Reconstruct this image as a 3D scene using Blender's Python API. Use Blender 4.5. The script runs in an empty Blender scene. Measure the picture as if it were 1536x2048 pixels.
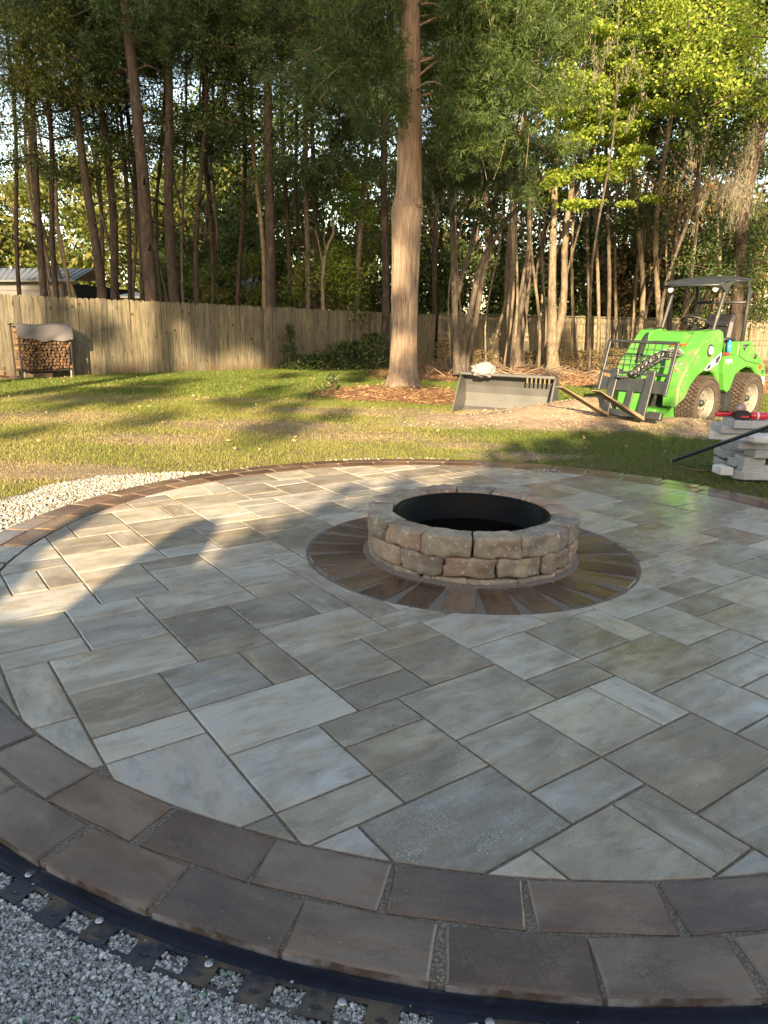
import bpy, bmesh, math, random
import numpy as np
from mathutils import Vector, Matrix, noise
random.seed(7); np.random.seed(7)
SC = bpy.context.scene
COL = SC.collection
R_ = math.radians

# ------------------------------------------------------------------ camera
F_PX, PITCH, ROLL, CAM_H = 1444.67, 0.2610, 0.0211, 1.336
cam_d = bpy.data.cameras.new('camera'); cam = bpy.data.objects.new('camera', cam_d); COL.objects.link(cam)
cam_d.sensor_fit = 'VERTICAL'; cam_d.sensor_height = 36.0; cam_d.lens = F_PX / 2048 * 36.0
cam_d.clip_start = 0.05; cam_d.clip_end = 2000
_f = Vector((0, math.cos(PITCH), -math.sin(PITCH))); _u = Vector((0, math.sin(PITCH), math.cos(PITCH))); _r = Vector((1, 0, 0))
_c, _s = math.cos(ROLL), math.sin(ROLL)
_right = _r * _c + _u * _s; _up = _u * _c - _r * _s
M = Matrix((( _right.x, _up.x, -_f.x, 0), (_right.y, _up.y, -_f.y, 0), (_right.z, _up.z, -_f.z, CAM_H), (0, 0, 0, 1)))
cam.matrix_world = M
SC.camera = cam
# ------------------------------------------------------------------ light
SUN_EL, SUN_AZ = R_(18.0), R_(5.0)          # the light travels away from the camera, a little to the right
world = bpy.data.worlds.new('World'); SC.world = world; world.use_nodes = True
wn = world.node_tree; bg = wn.nodes['Background']
sky = wn.nodes.new('ShaderNodeTexSky'); sky.sky_type = 'NISHITA'; sky.sun_disc = False
sky.sun_elevation = SUN_EL; sky.sun_rotation = math.pi + SUN_AZ; sky.air_density = 1.0; sky.dust_density = 1.2; sky.ozone_density = 1.0
wb = wn.nodes.new('ShaderNodeMix'); wb.data_type = 'RGBA'; wb.blend_type = 'MULTIPLY'; wb.inputs[0].default_value = 1.0; wb.inputs[7].default_value = (1.24, 1.05, .84, 1)   # camera white balance for the shade
wn.links.new(sky.outputs[0], wb.inputs[6]); wn.links.new(wb.outputs[2], bg.inputs[0]); bg.inputs[1].default_value = 0.085
sun_d = bpy.data.lights.new('sun', 'SUN'); sun = bpy.data.objects.new('sun', sun_d); COL.objects.link(sun)
sun_d.energy = 5.0; sun_d.angle = R_(0.4); sun_d.color = (1.0, 0.74, 0.43)
_d = Vector((math.sin(SUN_AZ) * math.cos(SUN_EL), math.cos(SUN_AZ) * math.cos(SUN_EL), -math.sin(SUN_EL)))
sun.rotation_euler = _d.to_track_quat('-Z', 'Y').to_euler(); sun.location = (0, 0, 30)
SC.view_settings.view_transform = 'Standard'; SC.view_settings.look = 'None'
SC.view_settings.exposure = 2.38; SC.view_settings.gamma = 1.0; SC.view_settings.use_curve_mapping = False
SC.render.engine = 'CYCLES'
SC.cycles.max_bounces = 6; SC.cycles.transparent_max_bounces = 4; SC.cycles.use_denoising = True

# ------------------------------------------------------------------ helpers
def ray(px, py):
    x = (px - 768) / F_PX; y = -(py - 1024) / F_PX
    x, y = _c * x - _s * y, _s * x + _c * y
    return Vector((x, math.cos(PITCH) + y * math.sin(PITCH), -math.sin(PITCH) + y * math.cos(PITCH)))
def at(px, py, Y):
    d = ray(px, py); k = Y / d.y
    return Vector((d.x * k, Y, CAM_H + d.z * k))
def gnd(px, py, z=0.0):
    d = ray(px, py); k = (CAM_H - z) / -d.z
    return Vector((d.x * k, d.y * k, z))

def setp(o, label=None, cat=None, group=None, kind=None):
    if label: o['label'] = label
    if cat: o['category'] = cat
    if group: o['group'] = group
    if kind: o['kind'] = kind
    return o
def thing(name, label, cat, loc=(0, 0, 0), rotz=0.0, group=None, kind=None):
    o = bpy.data.objects.new(name, None); COL.objects.link(o)
    o.location = loc; o.rotation_euler = (0, 0, rotz); o.empty_display_size = 0.1
    return setp(o, label, cat, group, kind)
def obj_from_mesh(name, me, parent=None, loc=(0, 0, 0), rot=(0, 0, 0)):
    o = bpy.data.objects.new(name, me); COL.objects.link(o)
    o.location = loc; o.rotation_euler = rot
    if parent: o.parent = parent
    return o
def mesh_py(name, verts, faces, mat, smooth=False):
    me = bpy.data.meshes.new(name); me.from_pydata([tuple(v) for v in verts], [], faces)
    me.materials.append(mat)
    if smooth: me.polygons.foreach_set('use_smooth', [True] * len(me.polygons))
    me.update(); return me
def mesh_np(name, verts, faces, mat, smooth=False, mats=None, midx=None):
    """verts Nx3, faces MxK (K=3 or 4)"""
    me = bpy.data.meshes.new(name); verts = np.asarray(verts, np.float32); faces = np.asarray(faces, np.int32)
    n, k = faces.shape
    me.vertices.add(len(verts)); me.vertices.foreach_set('co', verts.ravel())
    me.loops.add(n * k); me.loops.foreach_set('vertex_index', faces.ravel())
    me.polygons.add(n); me.polygons.foreach_set('loop_start', np.arange(0, n * k, k, dtype=np.int32))
    me.polygons.foreach_set('loop_total', np.full(n, k, np.int32))
    if smooth: me.polygons.foreach_set('use_smooth', np.ones(n, bool))
    me.update(calc_edges=True)
    for m_ in (mats or [mat]): me.materials.append(m_)
    if midx is not None: me.polygons.foreach_set('material_index', midx.astype(np.int32))
    return me

class MB:
    """mesh builder: collects primitives, builds one mesh"""
    def __init__(s): s.v = []; s.f = []; s.sm = []
    def add(s, v, f, smooth=False):
        b = len(s.v); s.v += [Vector(q) for q in v]; s.f += [tuple(i + b for i in q) for q in f]; s.sm += [smooth] * len(f); return s
    def box(s, c, d, rot=None, taper=1.0, bev=0.0):
        x, y, z = d[0] / 2, d[1] / 2, d[2] / 2
        if bev > 0:
            b = min(bev, x * .9, y * .9, z * .9); vs = []; 
            bm = bmesh.new(); bmesh.ops.create_cube(bm, size=1.0)
            for v in bm.verts: v.co = Vector((v.co.x * d[0], v.co.y * d[1], v.co.z * d[2]))
            bmesh.ops.bevel(bm, geom=bm.edges[:] , offset=b, segments=1, affect='EDGES')
            vs = [v.co.copy() for v in bm.verts]; fs = [tuple(v.index for v in f.verts) for f in bm.faces]
            bm.free()
        else:
            vs = [Vector((sx * x * (taper if sz > 0 else 1), sy * y * (taper if sz > 0 else 1), sz * z)) for sz in (-1, 1) for sy in (-1, 1) for sx in (-1, 1)]
            fs = [(0, 2, 3, 1), (4, 5, 7, 6), (0, 1, 5, 4), (2, 6, 7, 3), (0, 4, 6, 2), (1, 3, 7, 5)]
        if rot is not None: vs = [rot @ v for v in vs]
        return s.add([v + Vector(c) for v in vs], fs)
    def tube(s, pts, rad, n=8, caps=True, smooth=True):
        pts = [Vector(p) for p in pts]
        if not hasattr(rad, '__len__'): rad = [rad] * len(pts)
        vs = []; fs = []; up = None
        for i, p in enumerate(pts):
            t = (pts[min(i + 1, len(pts) - 1)] - pts[max(i - 1, 0)])
            t = t.normalized() if t.length > 1e-9 else Vector((0, 0, 1))
            if up is None:
                a = Vector((0, 0, 1)) if abs(t.z) < .9 else Vector((1, 0, 0)); up = (a - t * a.dot(t)).normalized()
            else:
                up = up - t * up.dot(t); up = up.normalized() if up.length > 1e-6 else t.orthogonal().normalized()
            w = t.cross(up)
            for k in range(n):
                a = 2 * math.pi * k / n; vs.append(p + (up * math.cos(a) + w * math.sin(a)) * rad[i])
        for i in range(len(pts) - 1):
            for k in range(n):
                fs.append((i * n + k, i * n + (k + 1) % n, (i + 1) * n + (k + 1) % n, (i + 1) * n + k))
        s.add(vs, fs, smooth)
        if caps:
            b = len(s.v) - len(vs)
            s.f.append(tuple(b + k for k in reversed(range(n)))); s.sm.append(False)
            s.f.append(tuple(b + (len(pts) - 1) * n + k for k in range(n))); s.sm.append(False)
        return s
    def lathe(s, prof, n=32, c=(0, 0, 0), axis='z', a0=0.0, a1=2 * math.pi, smooth=True):
        """profile list of (r, h)"""
        full = abs(a1 - a0 - 2 * math.pi) < 1e-6; m = n if full else n + 1; vs = []
        for (r, hh) in prof:
            for k in range(m):
                a = a0 + (a1 - a0) * k / n; x, y = r * math.cos(a), r * math.sin(a)
                v = {'z': (x, y, hh), 'y': (x, hh, y), 'x': (hh, x, y)}[axis]; vs.append(Vector(v) + Vector(c))
        fs = []
        for i in range(len(prof) - 1):
            for k in range(n):
                k2 = (k + 1) % m; fs.append((i * m + k, i * m + k2, (i + 1) * m + k2, (i + 1) * m + k))
        return s.add(vs, fs, smooth)
    def prism(s, poly, y0, y1, plane='xz', inset=0.0):
        """extrude a 2-D polygon; plane xz -> y is depth"""
        n = len(poly)
        def P(q, d): return {'xz': (q[0], d, q[1]), 'xy': (q[0], q[1], d), 'yz': (d, q[0], q[1])}[plane]
        if inset > 0:
            q2 = inset_poly(poly, inset); dd = inset if y1 > y0 else -inset
            L = [[P(q, y0) for q in q2], [P(q, y0 + dd) for q in poly], [P(q, y1 - dd) for q in poly], [P(q, y1) for q in q2]]
        else: L = [[P(q, y0) for q in poly], [P(q, y1) for q in poly]]
        vs = [v for l in L for v in l]; fs = []
        for k in range(len(L) - 1):
            for i in range(n): fs.append((k * n + i, k * n + (i + 1) % n, (k + 1) * n + (i + 1) % n, (k + 1) * n + i))
        fs.append(tuple(reversed(range(n)))); fs.append(tuple((len(L) - 1) * n + i for i in range(n)))
        return s.add(vs, fs)
    def mesh(s, name, mat, recalc=False):
        me = bpy.data.meshes.new(name); me.from_pydata([tuple(v) for v in s.v], [], s.f); me.materials.append(mat)
        me.polygons.foreach_set('use_smooth', s.sm)
        if recalc:
            bm = bmesh.new(); bm.from_mesh(me); bmesh.ops.recalc_face_normals(bm, faces=bm.faces[:]); bm.to_mesh(me); bm.free()
        me.update(); return me
    def build(s, name, mat, parent=None, loc=(0, 0, 0), rot=(0, 0, 0), recalc=True):
        return obj_from_mesh(name, s.mesh(name, mat, recalc), parent, loc, rot)
def inset_poly(poly, d):
    n = len(poly); A = sum(poly[i][0] * poly[(i + 1) % n][1] - poly[(i + 1) % n][0] * poly[i][1] for i in range(n)); sg = 1 if A > 0 else -1
    out = []
    for i in range(n):
        p0, p1, p2 = Vector(poly[i - 1]), Vector(poly[i]), Vector(poly[(i + 1) % n])
        e1 = (p1 - p0); e2 = (p2 - p1)
        e1 = e1.normalized() if e1.length > 1e-9 else Vector((1, 0)); e2 = e2.normalized() if e2.length > 1e-9 else e1
        n1 = Vector((-e1.y, e1.x)) * sg; n2 = Vector((-e2.y, e2.x)) * sg; b = n1 + n2
        if b.length < .3: b = n1
        b = b.normalized(); k = d / max(.35, b.dot(n1)); out.append((p1.x + b.x * k, p1.y + b.y * k))
    return out

# ------------------------------------------------------------------ materials
def mat(name):
    m = bpy.data.materials.new(name); m.use_nodes = True; nt = m.node_tree
    return m, nt, nt.nodes['Principled BSDF']
def N(nt, t, **kw):
    n = nt.nodes.new('ShaderNode' + t)
    for k, v in kw.items():
        if k in n.inputs: n.inputs[k].default_value = v
        else: setattr(n, k, v)
    return n
def noise_n(nt, vec, scale, detail=4, rough=.55, dist=0.0):
    n = N(nt, 'TexNoise'); n.inputs['Scale'].default_value = scale; n.inputs['Detail'].default_value = detail
    n.inputs['Roughness'].default_value = rough; n.inputs['Distortion'].default_value = dist
    if vec is not None: nt.links.new(vec, n.inputs['Vector'])
    return n.outputs['Fac']
def ramp(nt, fac, stops, interp='LINEAR'):
    r = N(nt, 'ValToRGB'); r.color_ramp.interpolation = interp
    els = r.color_ramp.elements
    while len(els) < len(stops): els.new(.5)
    for e, (p, c) in zip(els, stops):
        e.position = p; e.color = (c[0], c[1], c[2], 1) if hasattr(c, '__len__') else (c, c, c, 1)
    nt.links.new(fac, r.inputs[0]); return r.outputs[0]
def mix(nt, fac, a, b, mode='MIX'):
    n = N(nt, 'Mix', data_type='RGBA', blend_type=mode)
    for sock, v in ((n.inputs[0], fac), (n.inputs[6], a), (n.inputs[7], b)):
        if hasattr(v, 'links') or hasattr(v, 'is_linked'): nt.links.new(v, sock)
        elif hasattr(v, '__len__'): sock.default_value = (v[0], v[1], v[2], 1)
        else: sock.default_value = v
    return n.outputs[2]
def math_n(nt, op, a, b=None, clamp=False):
    n = N(nt, 'Math', operation=op, use_clamp=clamp)
    for i, v in enumerate((a, b)):
        if v is None: continue
        if hasattr(v, 'is_linked'): nt.links.new(v, n.inputs[i])
        else: n.inputs[i].default_value = v
    return n.outputs[0]
def bump(nt, bs, h, strength=.3, dist=.01, chain=None):
    b = N(nt, 'Bump'); b.inputs['Strength'].default_value = strength; b.inputs['Distance'].default_value = dist
    nt.links.new(h, b.inputs['Height'])
    if chain is not None: nt.links.new(chain, b.inputs['Normal'])
    if bs is not None: nt.links.new(b.outputs[0], bs.inputs['Normal'])
    return b.outputs[0]
def coords(nt, kind='Object', scale=None, rnd=False):
    tc = N(nt, 'TexCoord'); o = tc.outputs[kind]
    if rnd:
        oi = N(nt, 'ObjectInfo'); mu = N(nt, 'VectorMath', operation='SCALE'); cb = N(nt, 'CombineXYZ')
        for i in range(3): nt.links.new(oi.outputs['Random'], cb.inputs[i])
        nt.links.new(cb.outputs[0], mu.inputs[0]); mu.inputs['Scale'].default_value = 137.0
        ad = N(nt, 'VectorMath', operation='ADD'); nt.links.new(o, ad.inputs[0]); nt.links.new(mu.outputs[0], ad.inputs[1]); o = ad.outputs[0]
    if scale:
        mp = N(nt, 'Mapping'); mp.inputs['Scale'].default_value = scale; nt.links.new(o, mp.inputs[0]); o = mp.outputs[0]
    return o
def rand_out(nt):
    return N(nt, 'ObjectInfo').outputs['Random']
def simple(name, col, rough=.6, metal=0.0, var=.15, scale=8, bumps=.1, spec=.5, dirt=None):
    m, nt, b = mat(name); o = coords(nt)
    n = noise_n(nt, o, scale, 5); dark = [c * (1 - var) for c in col]; lite = [min(1, c * (1 + var)) for c in col]
    c = ramp(nt, n, [(.3, dark), (.7, lite)])
    if dirt:
        n3 = noise_n(nt, o, dirt[1], 6, .65); f = ramp(nt, n3, [(dirt[2], 0.0), (dirt[2] + .15, 1.0)]); c = mix(nt, f, c, dirt[0])
        nt.links.new(math_n(nt, 'MULTIPLY_ADD', f, .3), b.inputs['Roughness'])
    nt.links.new(c, b.inputs['Base Color']); b.inputs['Roughness'].default_value = rough; b.inputs['Metallic'].default_value = metal
    b.inputs['Specular IOR Level'].default_value = spec
    if dirt:
        r2 = N(nt, 'Math', operation='MULTIPLY_ADD'); nt.links.new(f, r2.inputs[0]); r2.inputs[1].default_value = .4; r2.inputs[2].default_value = rough; r2.use_clamp = True
        nt.links.new(r2.outputs[0], b.inputs['Roughness'])
    if bumps: bump(nt, b, noise_n(nt, o, scale * 6, 4), bumps, .01)
    return m

def paver_mat(name, ca, cb_, cc, speck, wetbias=0.0, ra=.09, rb=.60):
    m, nt, b = mat(name)
    o = coords(nt, rnd=True); rnd = rand_out(nt)
    st = N(nt, 'Mapping'); st.inputs['Scale'].default_value = (1.5, 4.2, 1); nt.links.new(o, st.inputs[0])
    streak = noise_n(nt, st.outputs[0], 2.2, 6, .62, .6)
    cloud = noise_n(nt, o, 3.2, 5, .6, .4)
    s1 = math_n(nt, 'ADD', math_n(nt, 'MULTIPLY', streak, .62), math_n(nt, 'MULTIPLY', cloud, .38))
    s2 = math_n(nt, 'ADD', s1, math_n(nt, 'MULTIPLY', math_n(nt, 'SUBTRACT', rnd, .5), .26))
    col = ramp(nt, s2, [(.36, ca), (.5, cb_), (.64, cc)])
    rnd2 = math_n(nt, 'FRACT', math_n(nt, 'MULTIPLY', rnd, 17.31))
    tint = ramp(nt, rnd2, [(0, (1.0, .96, .90)), (.35, (1.02, 1.0, .93)), (.7, (.97, 1.0, 1.03)), (1, (.88, .86, .86))])
    col = mix(nt, 1.0, col, tint, 'MULTIPLY')
    tanf = ramp(nt, noise_n(nt, st.outputs[0], 1.3, 6, .65, 1.2), [(.47, 0.0), (.66, .55)])
    col = mix(nt, tanf, col, mix(nt, 1.0, col, (1.02, .84, .58), 'MULTIPLY'))
    drk = ramp(nt, noise_n(nt, st.outputs[0], 4.5, 7, .7, .5), [(.50, 0.0), (.66, .7)]); col = mix(nt, drk, col, mix(nt, 1.0, col, (.62, .60, .56), 'MULTIPLY'))
    # pale aggregate speckle, denser in patches
    sp = noise_n(nt, o, 230, 2, .5); pat = noise_n(nt, o, 9, 4, .6)
    spf = math_n(nt, 'MULTIPLY', ramp(nt, sp, [(.50, 0.0), (.62, 1.0)]), ramp(nt, pat, [(.42, .05), (.70, .34)]))
    col = mix(nt, spf, col, speck)
    # scattered small dark pits and a few bright grains
    vo = N(nt, 'TexVoronoi'); vo.inputs['Scale'].default_value = 45; nt.links.new(o, vo.inputs['Vector'])
    pits = ramp(nt, vo.outputs['Distance'], [(.05, 1.0), (.11, 0.0)])
    sel = ramp(nt, noise_n(nt, o, 22, 2), [(.58, 0.0), (.66, .7)])
    col = mix(nt, math_n(nt, 'MULTIPLY', pits, sel), col, [c * 1.8 for c in speck])
    nt.links.new(col, b.inputs['Base Color'])
    # wetness: drying patches in world space plus streaks on each stone
    w = coords(nt, 'Object'); geo = N(nt, 'NewGeometry'); sx = N(nt, 'SeparateXYZ'); nt.links.new(geo.outputs['Position'], sx.inputs[0])
    wn_ = noise_n(nt, geo.outputs['Position'], .9, 4, .6)
    wet = math_n(nt, 'ADD', wn_, math_n(nt, 'MULTIPLY', sx.outputs[0], .055))
    wet = math_n(nt, 'ADD', wet, math_n(nt, 'MULTIPLY', math_n(nt, 'SUBTRACT', cloud, .5), .5))
    wet = math_n(nt, 'ADD', wet, math_n(nt, 'MULTIPLY', math_n(nt, 'SUBTRACT', rnd2, .5), .16))
    for (wx, wy, wr) in ((1.78, 3.62, .24), (1.55, 3.28, .22), (2.42, 3.25, .2), (2.75, 3.95, .26), (1.15, 2.85, .28), (2.1, 4.6, .3), (-.1, 3.05, .14), (2.9, 2.7, .3), (2.2, 2.3, .3)):   # films of standing water
        ds = N(nt, 'VectorMath', operation='DISTANCE'); nt.links.new(geo.outputs['Position'], ds.inputs[0]); ds.inputs[1].default_value = (wx, wy, 0)
        wet = math_n(nt, 'ADD', wet, ramp(nt, math_n(nt, 'MULTIPLY', ds.outputs['Value'], .5 / wr), [(.2, .30), (.75, 0.0)]))
    wet = math_n(nt, 'ADD', wet, wetbias)
    rr = ramp(nt, wet, [(.40, rb), (.54, (ra + rb) * .42), (.70, ra), (.92, .05)])
    nt.links.new(rr, b.inputs['Roughness'])
    b.inputs['Specular IOR Level'].default_value = .55
    h1 = noise_n(nt, o, 120, 3, .6); h2 = noise_n(nt, o, 34, 4, .6); h3 = noise_n(nt, o, 7, 3)
    n1 = bump(nt, None, h3, .25, .006); n2 = bump(nt, None, h2, .30, .0022, n1); bump(nt, b, h1, .5, .0007, n2)
    return m
M_FIELD = paver_mat('slate_paver', (.180, .160, .132), (.270, .254, .222), (.385, .375, .348), (.53, .53, .505))
M_BORD = paver_mat('brown_paver', (.068, .042, .030), (.108, .071, .050), (.168, .121, .088), (.25, .20, .155), wetbias=.14, ra=.16, rb=.5)
M_CONC = simple('grey_concrete', (.34, .35, .36), .85, var=.22, scale=5, bumps=.35)
M_CONC_EDGE = simple('raw_concrete_edge', (.27, .26, .26), .85, var=.3, scale=12, bumps=.3, dirt=((.09, .062, .045), 4, .47))
def sand_mat():
    m, nt, b = mat('joint_sand'); o = coords(nt)
    n = noise_n(nt, o, 170, 4, .7); c = ramp(nt, n, [(.36, (.055, .044, .036)), (.52, (.14, .118, .098)), (.68, (.28, .245, .21))])
    nt.links.new(c, b.inputs['Base Color']); b.inputs['Roughness'].default_value = .9; bump(nt, b, n, .7, .003); return m
M_SAND = sand_mat()
def stone_mat():
    m, nt, b = mat('tumbled_wall_stone'); o = coords(nt, rnd=True); rnd = rand_out(nt)
    base = ramp(nt, rnd, [(0, (.27, .155, .110)), (.25, (.31, .215, .145)), (.5, (.17, .145, .13)), (.75, (.33, .245, .17)), (1, (.24, .135, .10))])
    n = noise_n(nt, o, 7, 6, .65); c = mix(nt, ramp(nt, n, [(.42, 0.0), (.62, .75)]), base, (.36, .31, .215))
    n2 = noise_n(nt, o, 3.3, 5, .6); c = mix(nt, ramp(nt, n2, [(.45, 0.0), (.62, .6)]), c, (.10, .085, .075))
    n3 = noise_n(nt, o, 42, 3, .6); c = mix(nt, ramp(nt, n3, [(.58, 0.0), (.70, .8)]), c, (.52, .49, .44))
    nt.links.new(c, b.inputs['Base Color']); b.inputs['Roughness'].default_value = .72
    n1 = bump(nt, None, noise_n(nt, o, 13, 5, .7), .55, .02); bump(nt, b, noise_n(nt, o, 90, 4, .7), .6, .004, n1); return m
M_STONE = stone_mat()
M_STEEL = simple('black_steel', (.003, .003, .0035), .45, 0, .5, 5, .2, .10, dirt=((.05, .047, .045), 9, .74))
M_ASH = simple('wet_ash', (.02, .019, .018), .35, 0, .4, 12, .3)
M_PLASTIC = simple('black_plastic', (.012, .017, .034), .30, 0, .35, 10, .08, .6, dirt=((.05, .045, .045), 7, .62))
M_TAB = simple('dusty_plastic', (.013, .017, .030), .5, 0, .4, 10, .15, .5, dirt=((.10, .078, .055), 9, .46))
M_NAIL = simple('galvanised_nail', (.45, .46, .48), .4, .8, .2, 60, .1)
def gravel_mat(name, stops, green=False):
    m, nt, b = mat(name)
    at_ = N(nt, 'Attribute', attribute_name='rnd'); f = at_.outputs['Fac']
    c = ramp(nt, f, stops); o = coords(nt); c = mix(nt, ramp(nt, noise_n(nt, o, 160, 3), [(.4, 0.0), (.7, .35)]), c, (.5, .5, .48))
    if green:
        f2 = math_n(nt, 'FRACT', math_n(nt, 'MULTIPLY', f, 91.7)); pn = noise_n(nt, o, 3.0, 2)
        g_ = math_n(nt, 'MULTIPLY', math_n(nt, 'GREATER_THAN', f2, .993), math_n(nt, 'GREATER_THAN', pn, .48))
        c = mix(nt, g_, c, (.10, .32, .12))
    nt.links.new(c, b.inputs['Base Color']); b.inputs['Roughness'].default_value = .7; return m
M_GRAVEL = gravel_mat('crushed_stone', [(0, (.08, .085, .09)), (.3, (.19, .20, .205)), (.6, (.34, .35, .355)), (.85, (.44, .45, .46)), (1, (.62, .63, .64))], True)
M_GRAVEL2 = gravel_mat('pale_crushed_stone', [(0, (.08, .075, .065)), (.3, (.18, .17, .155)), (.7, (.30, .29, .27)), (1, (.42, .405, .385))])
def ground_mat():
    m, nt, b = mat('ground'); o = coords(nt)
    A = {}
    for k in ('sand', 'straw', 'gravel', 'worn'):
        a = N(nt, 'Attribute', attribute_name=k); A[k] = a.outputs['Fac']
    big = noise_n(nt, o, .8, 5, .6); fine = noise_n(nt, o, 22, 5, .7); mid = noise_n(nt, o, 4.5, 5, .65)
    soil = ramp(nt, fine, [(.3, (.065, .050, .030)), (.7, (.15, .12, .07))])
    grass = ramp(nt, fine, [(.3, (.060, .078, .018)), (.7, (.16, .17, .05))])
    c = mix(nt, ramp(nt, mid, [(.35, 1.0), (.6, .25)]), grass, soil)
    sandc = ramp(nt, noise_n(nt, o, 9, 6, .7), [(.3, (.15, .108, .075)), (.5, (.235, .18, .13)), (.72, (.32, .255, .19))])
    clod = noise_n(nt, o, 2.2, 4, .6); sandc = mix(nt, ramp(nt, clod, [(.5, 0.0), (.62, .6)]), sandc, (.22, .17, .12))
    worn = ramp(nt, fine, [(.3, (.115, .09, .055)), (.7, (.235, .19, .125))])
    straw = ramp(nt, noise_n(nt, o, 30, 5, .75), [(.3, (.075, .038, .02)), (.5, (.165, .09, .046)), (.72, (.27, .165, .09))])
    def thr(a, s): return ramp(nt, math_n(nt, 'ADD', a, math_n(nt, 'MULTIPLY', math_n(nt, 'SUBTRACT', mid, .5), s)), [(.4, 0.0), (.58, 1.0)])
    c = mix(nt, thr(A['worn'], 1.0), c, worn); c = mix(nt, thr(A['straw'], .5), c, straw); c = mix(nt, thr(A['sand'], .6), c, sandc)
    grav = ramp(nt, noise_n(nt, o, 120, 3, .7), [(.35, (.07, .07, .07)), (.5, (.20, .20, .20)), (.65, (.36, .36, .35))])
    c = mix(nt, ramp(nt, A['gravel'], [(.45, 0.0), (.55, 1.0)]), c, grav)
    nt.links.new(c, b.inputs['Base Color']); b.inputs['Roughness'].default_value = .95; b.inputs['Specular IOR Level'].default_value = .2
    n1 = bump(nt, None, mid, .5, .05); bump(nt, b, fine, .8, .02, n1); return m
M_GROUND = ground_mat()
def leaf_mat(name, cols, trans=.35, rough=.55):
    m, nt, b = mat(name); nt.nodes.remove(b); out = nt.nodes['Material Output']
    a = N(nt, 'Attribute', attribute_name='rnd'); c = ramp(nt, a.outputs['Fac'], [(i / (len(cols) - 1), q) for i, q in enumerate(cols)])
    d = N(nt, 'BsdfPrincipled'); d.inputs['Roughness'].default_value = rough; d.inputs['Specular IOR Level'].default_value = .35; nt.links.new(c, d.inputs['Base Color'])
    t = N(nt, 'BsdfTranslucent'); nt.links.new(mix(nt, 1.0, c, (1.5, 1.6, .8), 'MULTIPLY'), t.inputs['Color'])
    ms = N(nt, 'MixShader'); ms.inputs[0].default_value = trans
    nt.links.new(d.outputs[0], ms.inputs[1]); nt.links.new(t.outputs[0], ms.inputs[2]); nt.links.new(ms.outputs[0], out.inputs[0]); return m
M_GRASS = leaf_mat('grass_blades', [(.055, .085, .014), (.095, .130, .022), (.155, .168, .040), (.225, .205, .080), (.28, .23, .12)], .3)
M_NEEDLE = leaf_mat('conifer_needles', [(.011, .026, .009), (.022, .048, .014), (.042, .076, .020), (.078, .100, .028)], .2)
M_CEDAR = leaf_mat('cedar_sprays', [(.016, .032, .008), (.030, .055, .013), (.050, .085, .02), (.085, .12, .03)], .3)
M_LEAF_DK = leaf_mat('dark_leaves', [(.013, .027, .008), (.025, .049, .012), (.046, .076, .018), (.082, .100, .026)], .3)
M_LEAF_LT = leaf_mat('bright_leaves', [(.085, .14, .018), (.14, .21, .028), (.21, .28, .04), (.30, .33, .06)], .45)
M_LEAF_MID = leaf_mat('olive_leaves', [(.030, .048, .010), (.055, .080, .016), (.085, .105, .024), (.13, .12, .04)], .4)
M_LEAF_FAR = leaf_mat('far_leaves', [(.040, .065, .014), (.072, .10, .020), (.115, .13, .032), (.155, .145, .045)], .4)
M_LEAF_BR = leaf_mat('brown_leaves', [(.06, .04, .022), (.11, .075, .035), (.16, .12, .055), (.12, .13, .04)], .3)
M_MOSS = leaf_mat('grey_moss', [(.10, .095, .075), (.17, .16, .125), (.24, .22, .17)], .3)
M_STRAW = leaf_mat('pine_straw', [(.075, .038, .020), (.135, .074, .038), (.21, .125, .066), (.30, .205, .12)], .1)
M_TWIG = simple('dead_twigs', (.19, .14, .10), .9, 0, .35, 5, .2)
def bark_mat(name, a, b_, c_, sc=(9, 9, 1.4), strength=.9, dist=.03):
    m, nt, b = mat(name); o = coords(nt, scale=sc, rnd=True)
    n = noise_n(nt, o, 2.2, 7, .7, .4); n2 = noise_n(nt, coords(nt), 1.1, 4)
    c = ramp(nt, n, [(.32, a), (.5, b_), (.68, c_)]); c = mix(nt, ramp(nt, n2, [(.4, 0.0), (.7, .45)]), c, [x * 1.25 for x in b_])
    nt.links.new(c, b.inputs['Base Color']); b.inputs['Roughness'].default_value = .9; b.inputs['Specular IOR Level'].default_value = .2
    bump(nt, b, n, strength, dist); return m
M_BARK_CEDAR = bark_mat('cedar_bark', (.080, .056, .042), (.195, .148, .112), (.33, .27, .215), (16, 16, .9), 1.0, .035)
M_BARK_PINE = bark_mat('pine_bark', (.014, .011, .009), (.040, .031, .026), (.088, .068, .055), (5, 5, 1.8), 1.0, .04)
M_BARK_PALE = bark_mat('pale_bark', (.045, .036, .026), (.115, .096, .069), (.21, .18, .134), (6, 6, 2.5), .6, .02)
M_BARK_GREY = bark_mat('grey_bark', (.026, .022, .018), (.065, .054, .044), (.125, .106, .088), (6, 6, 2.2), .7, .02)
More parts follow.
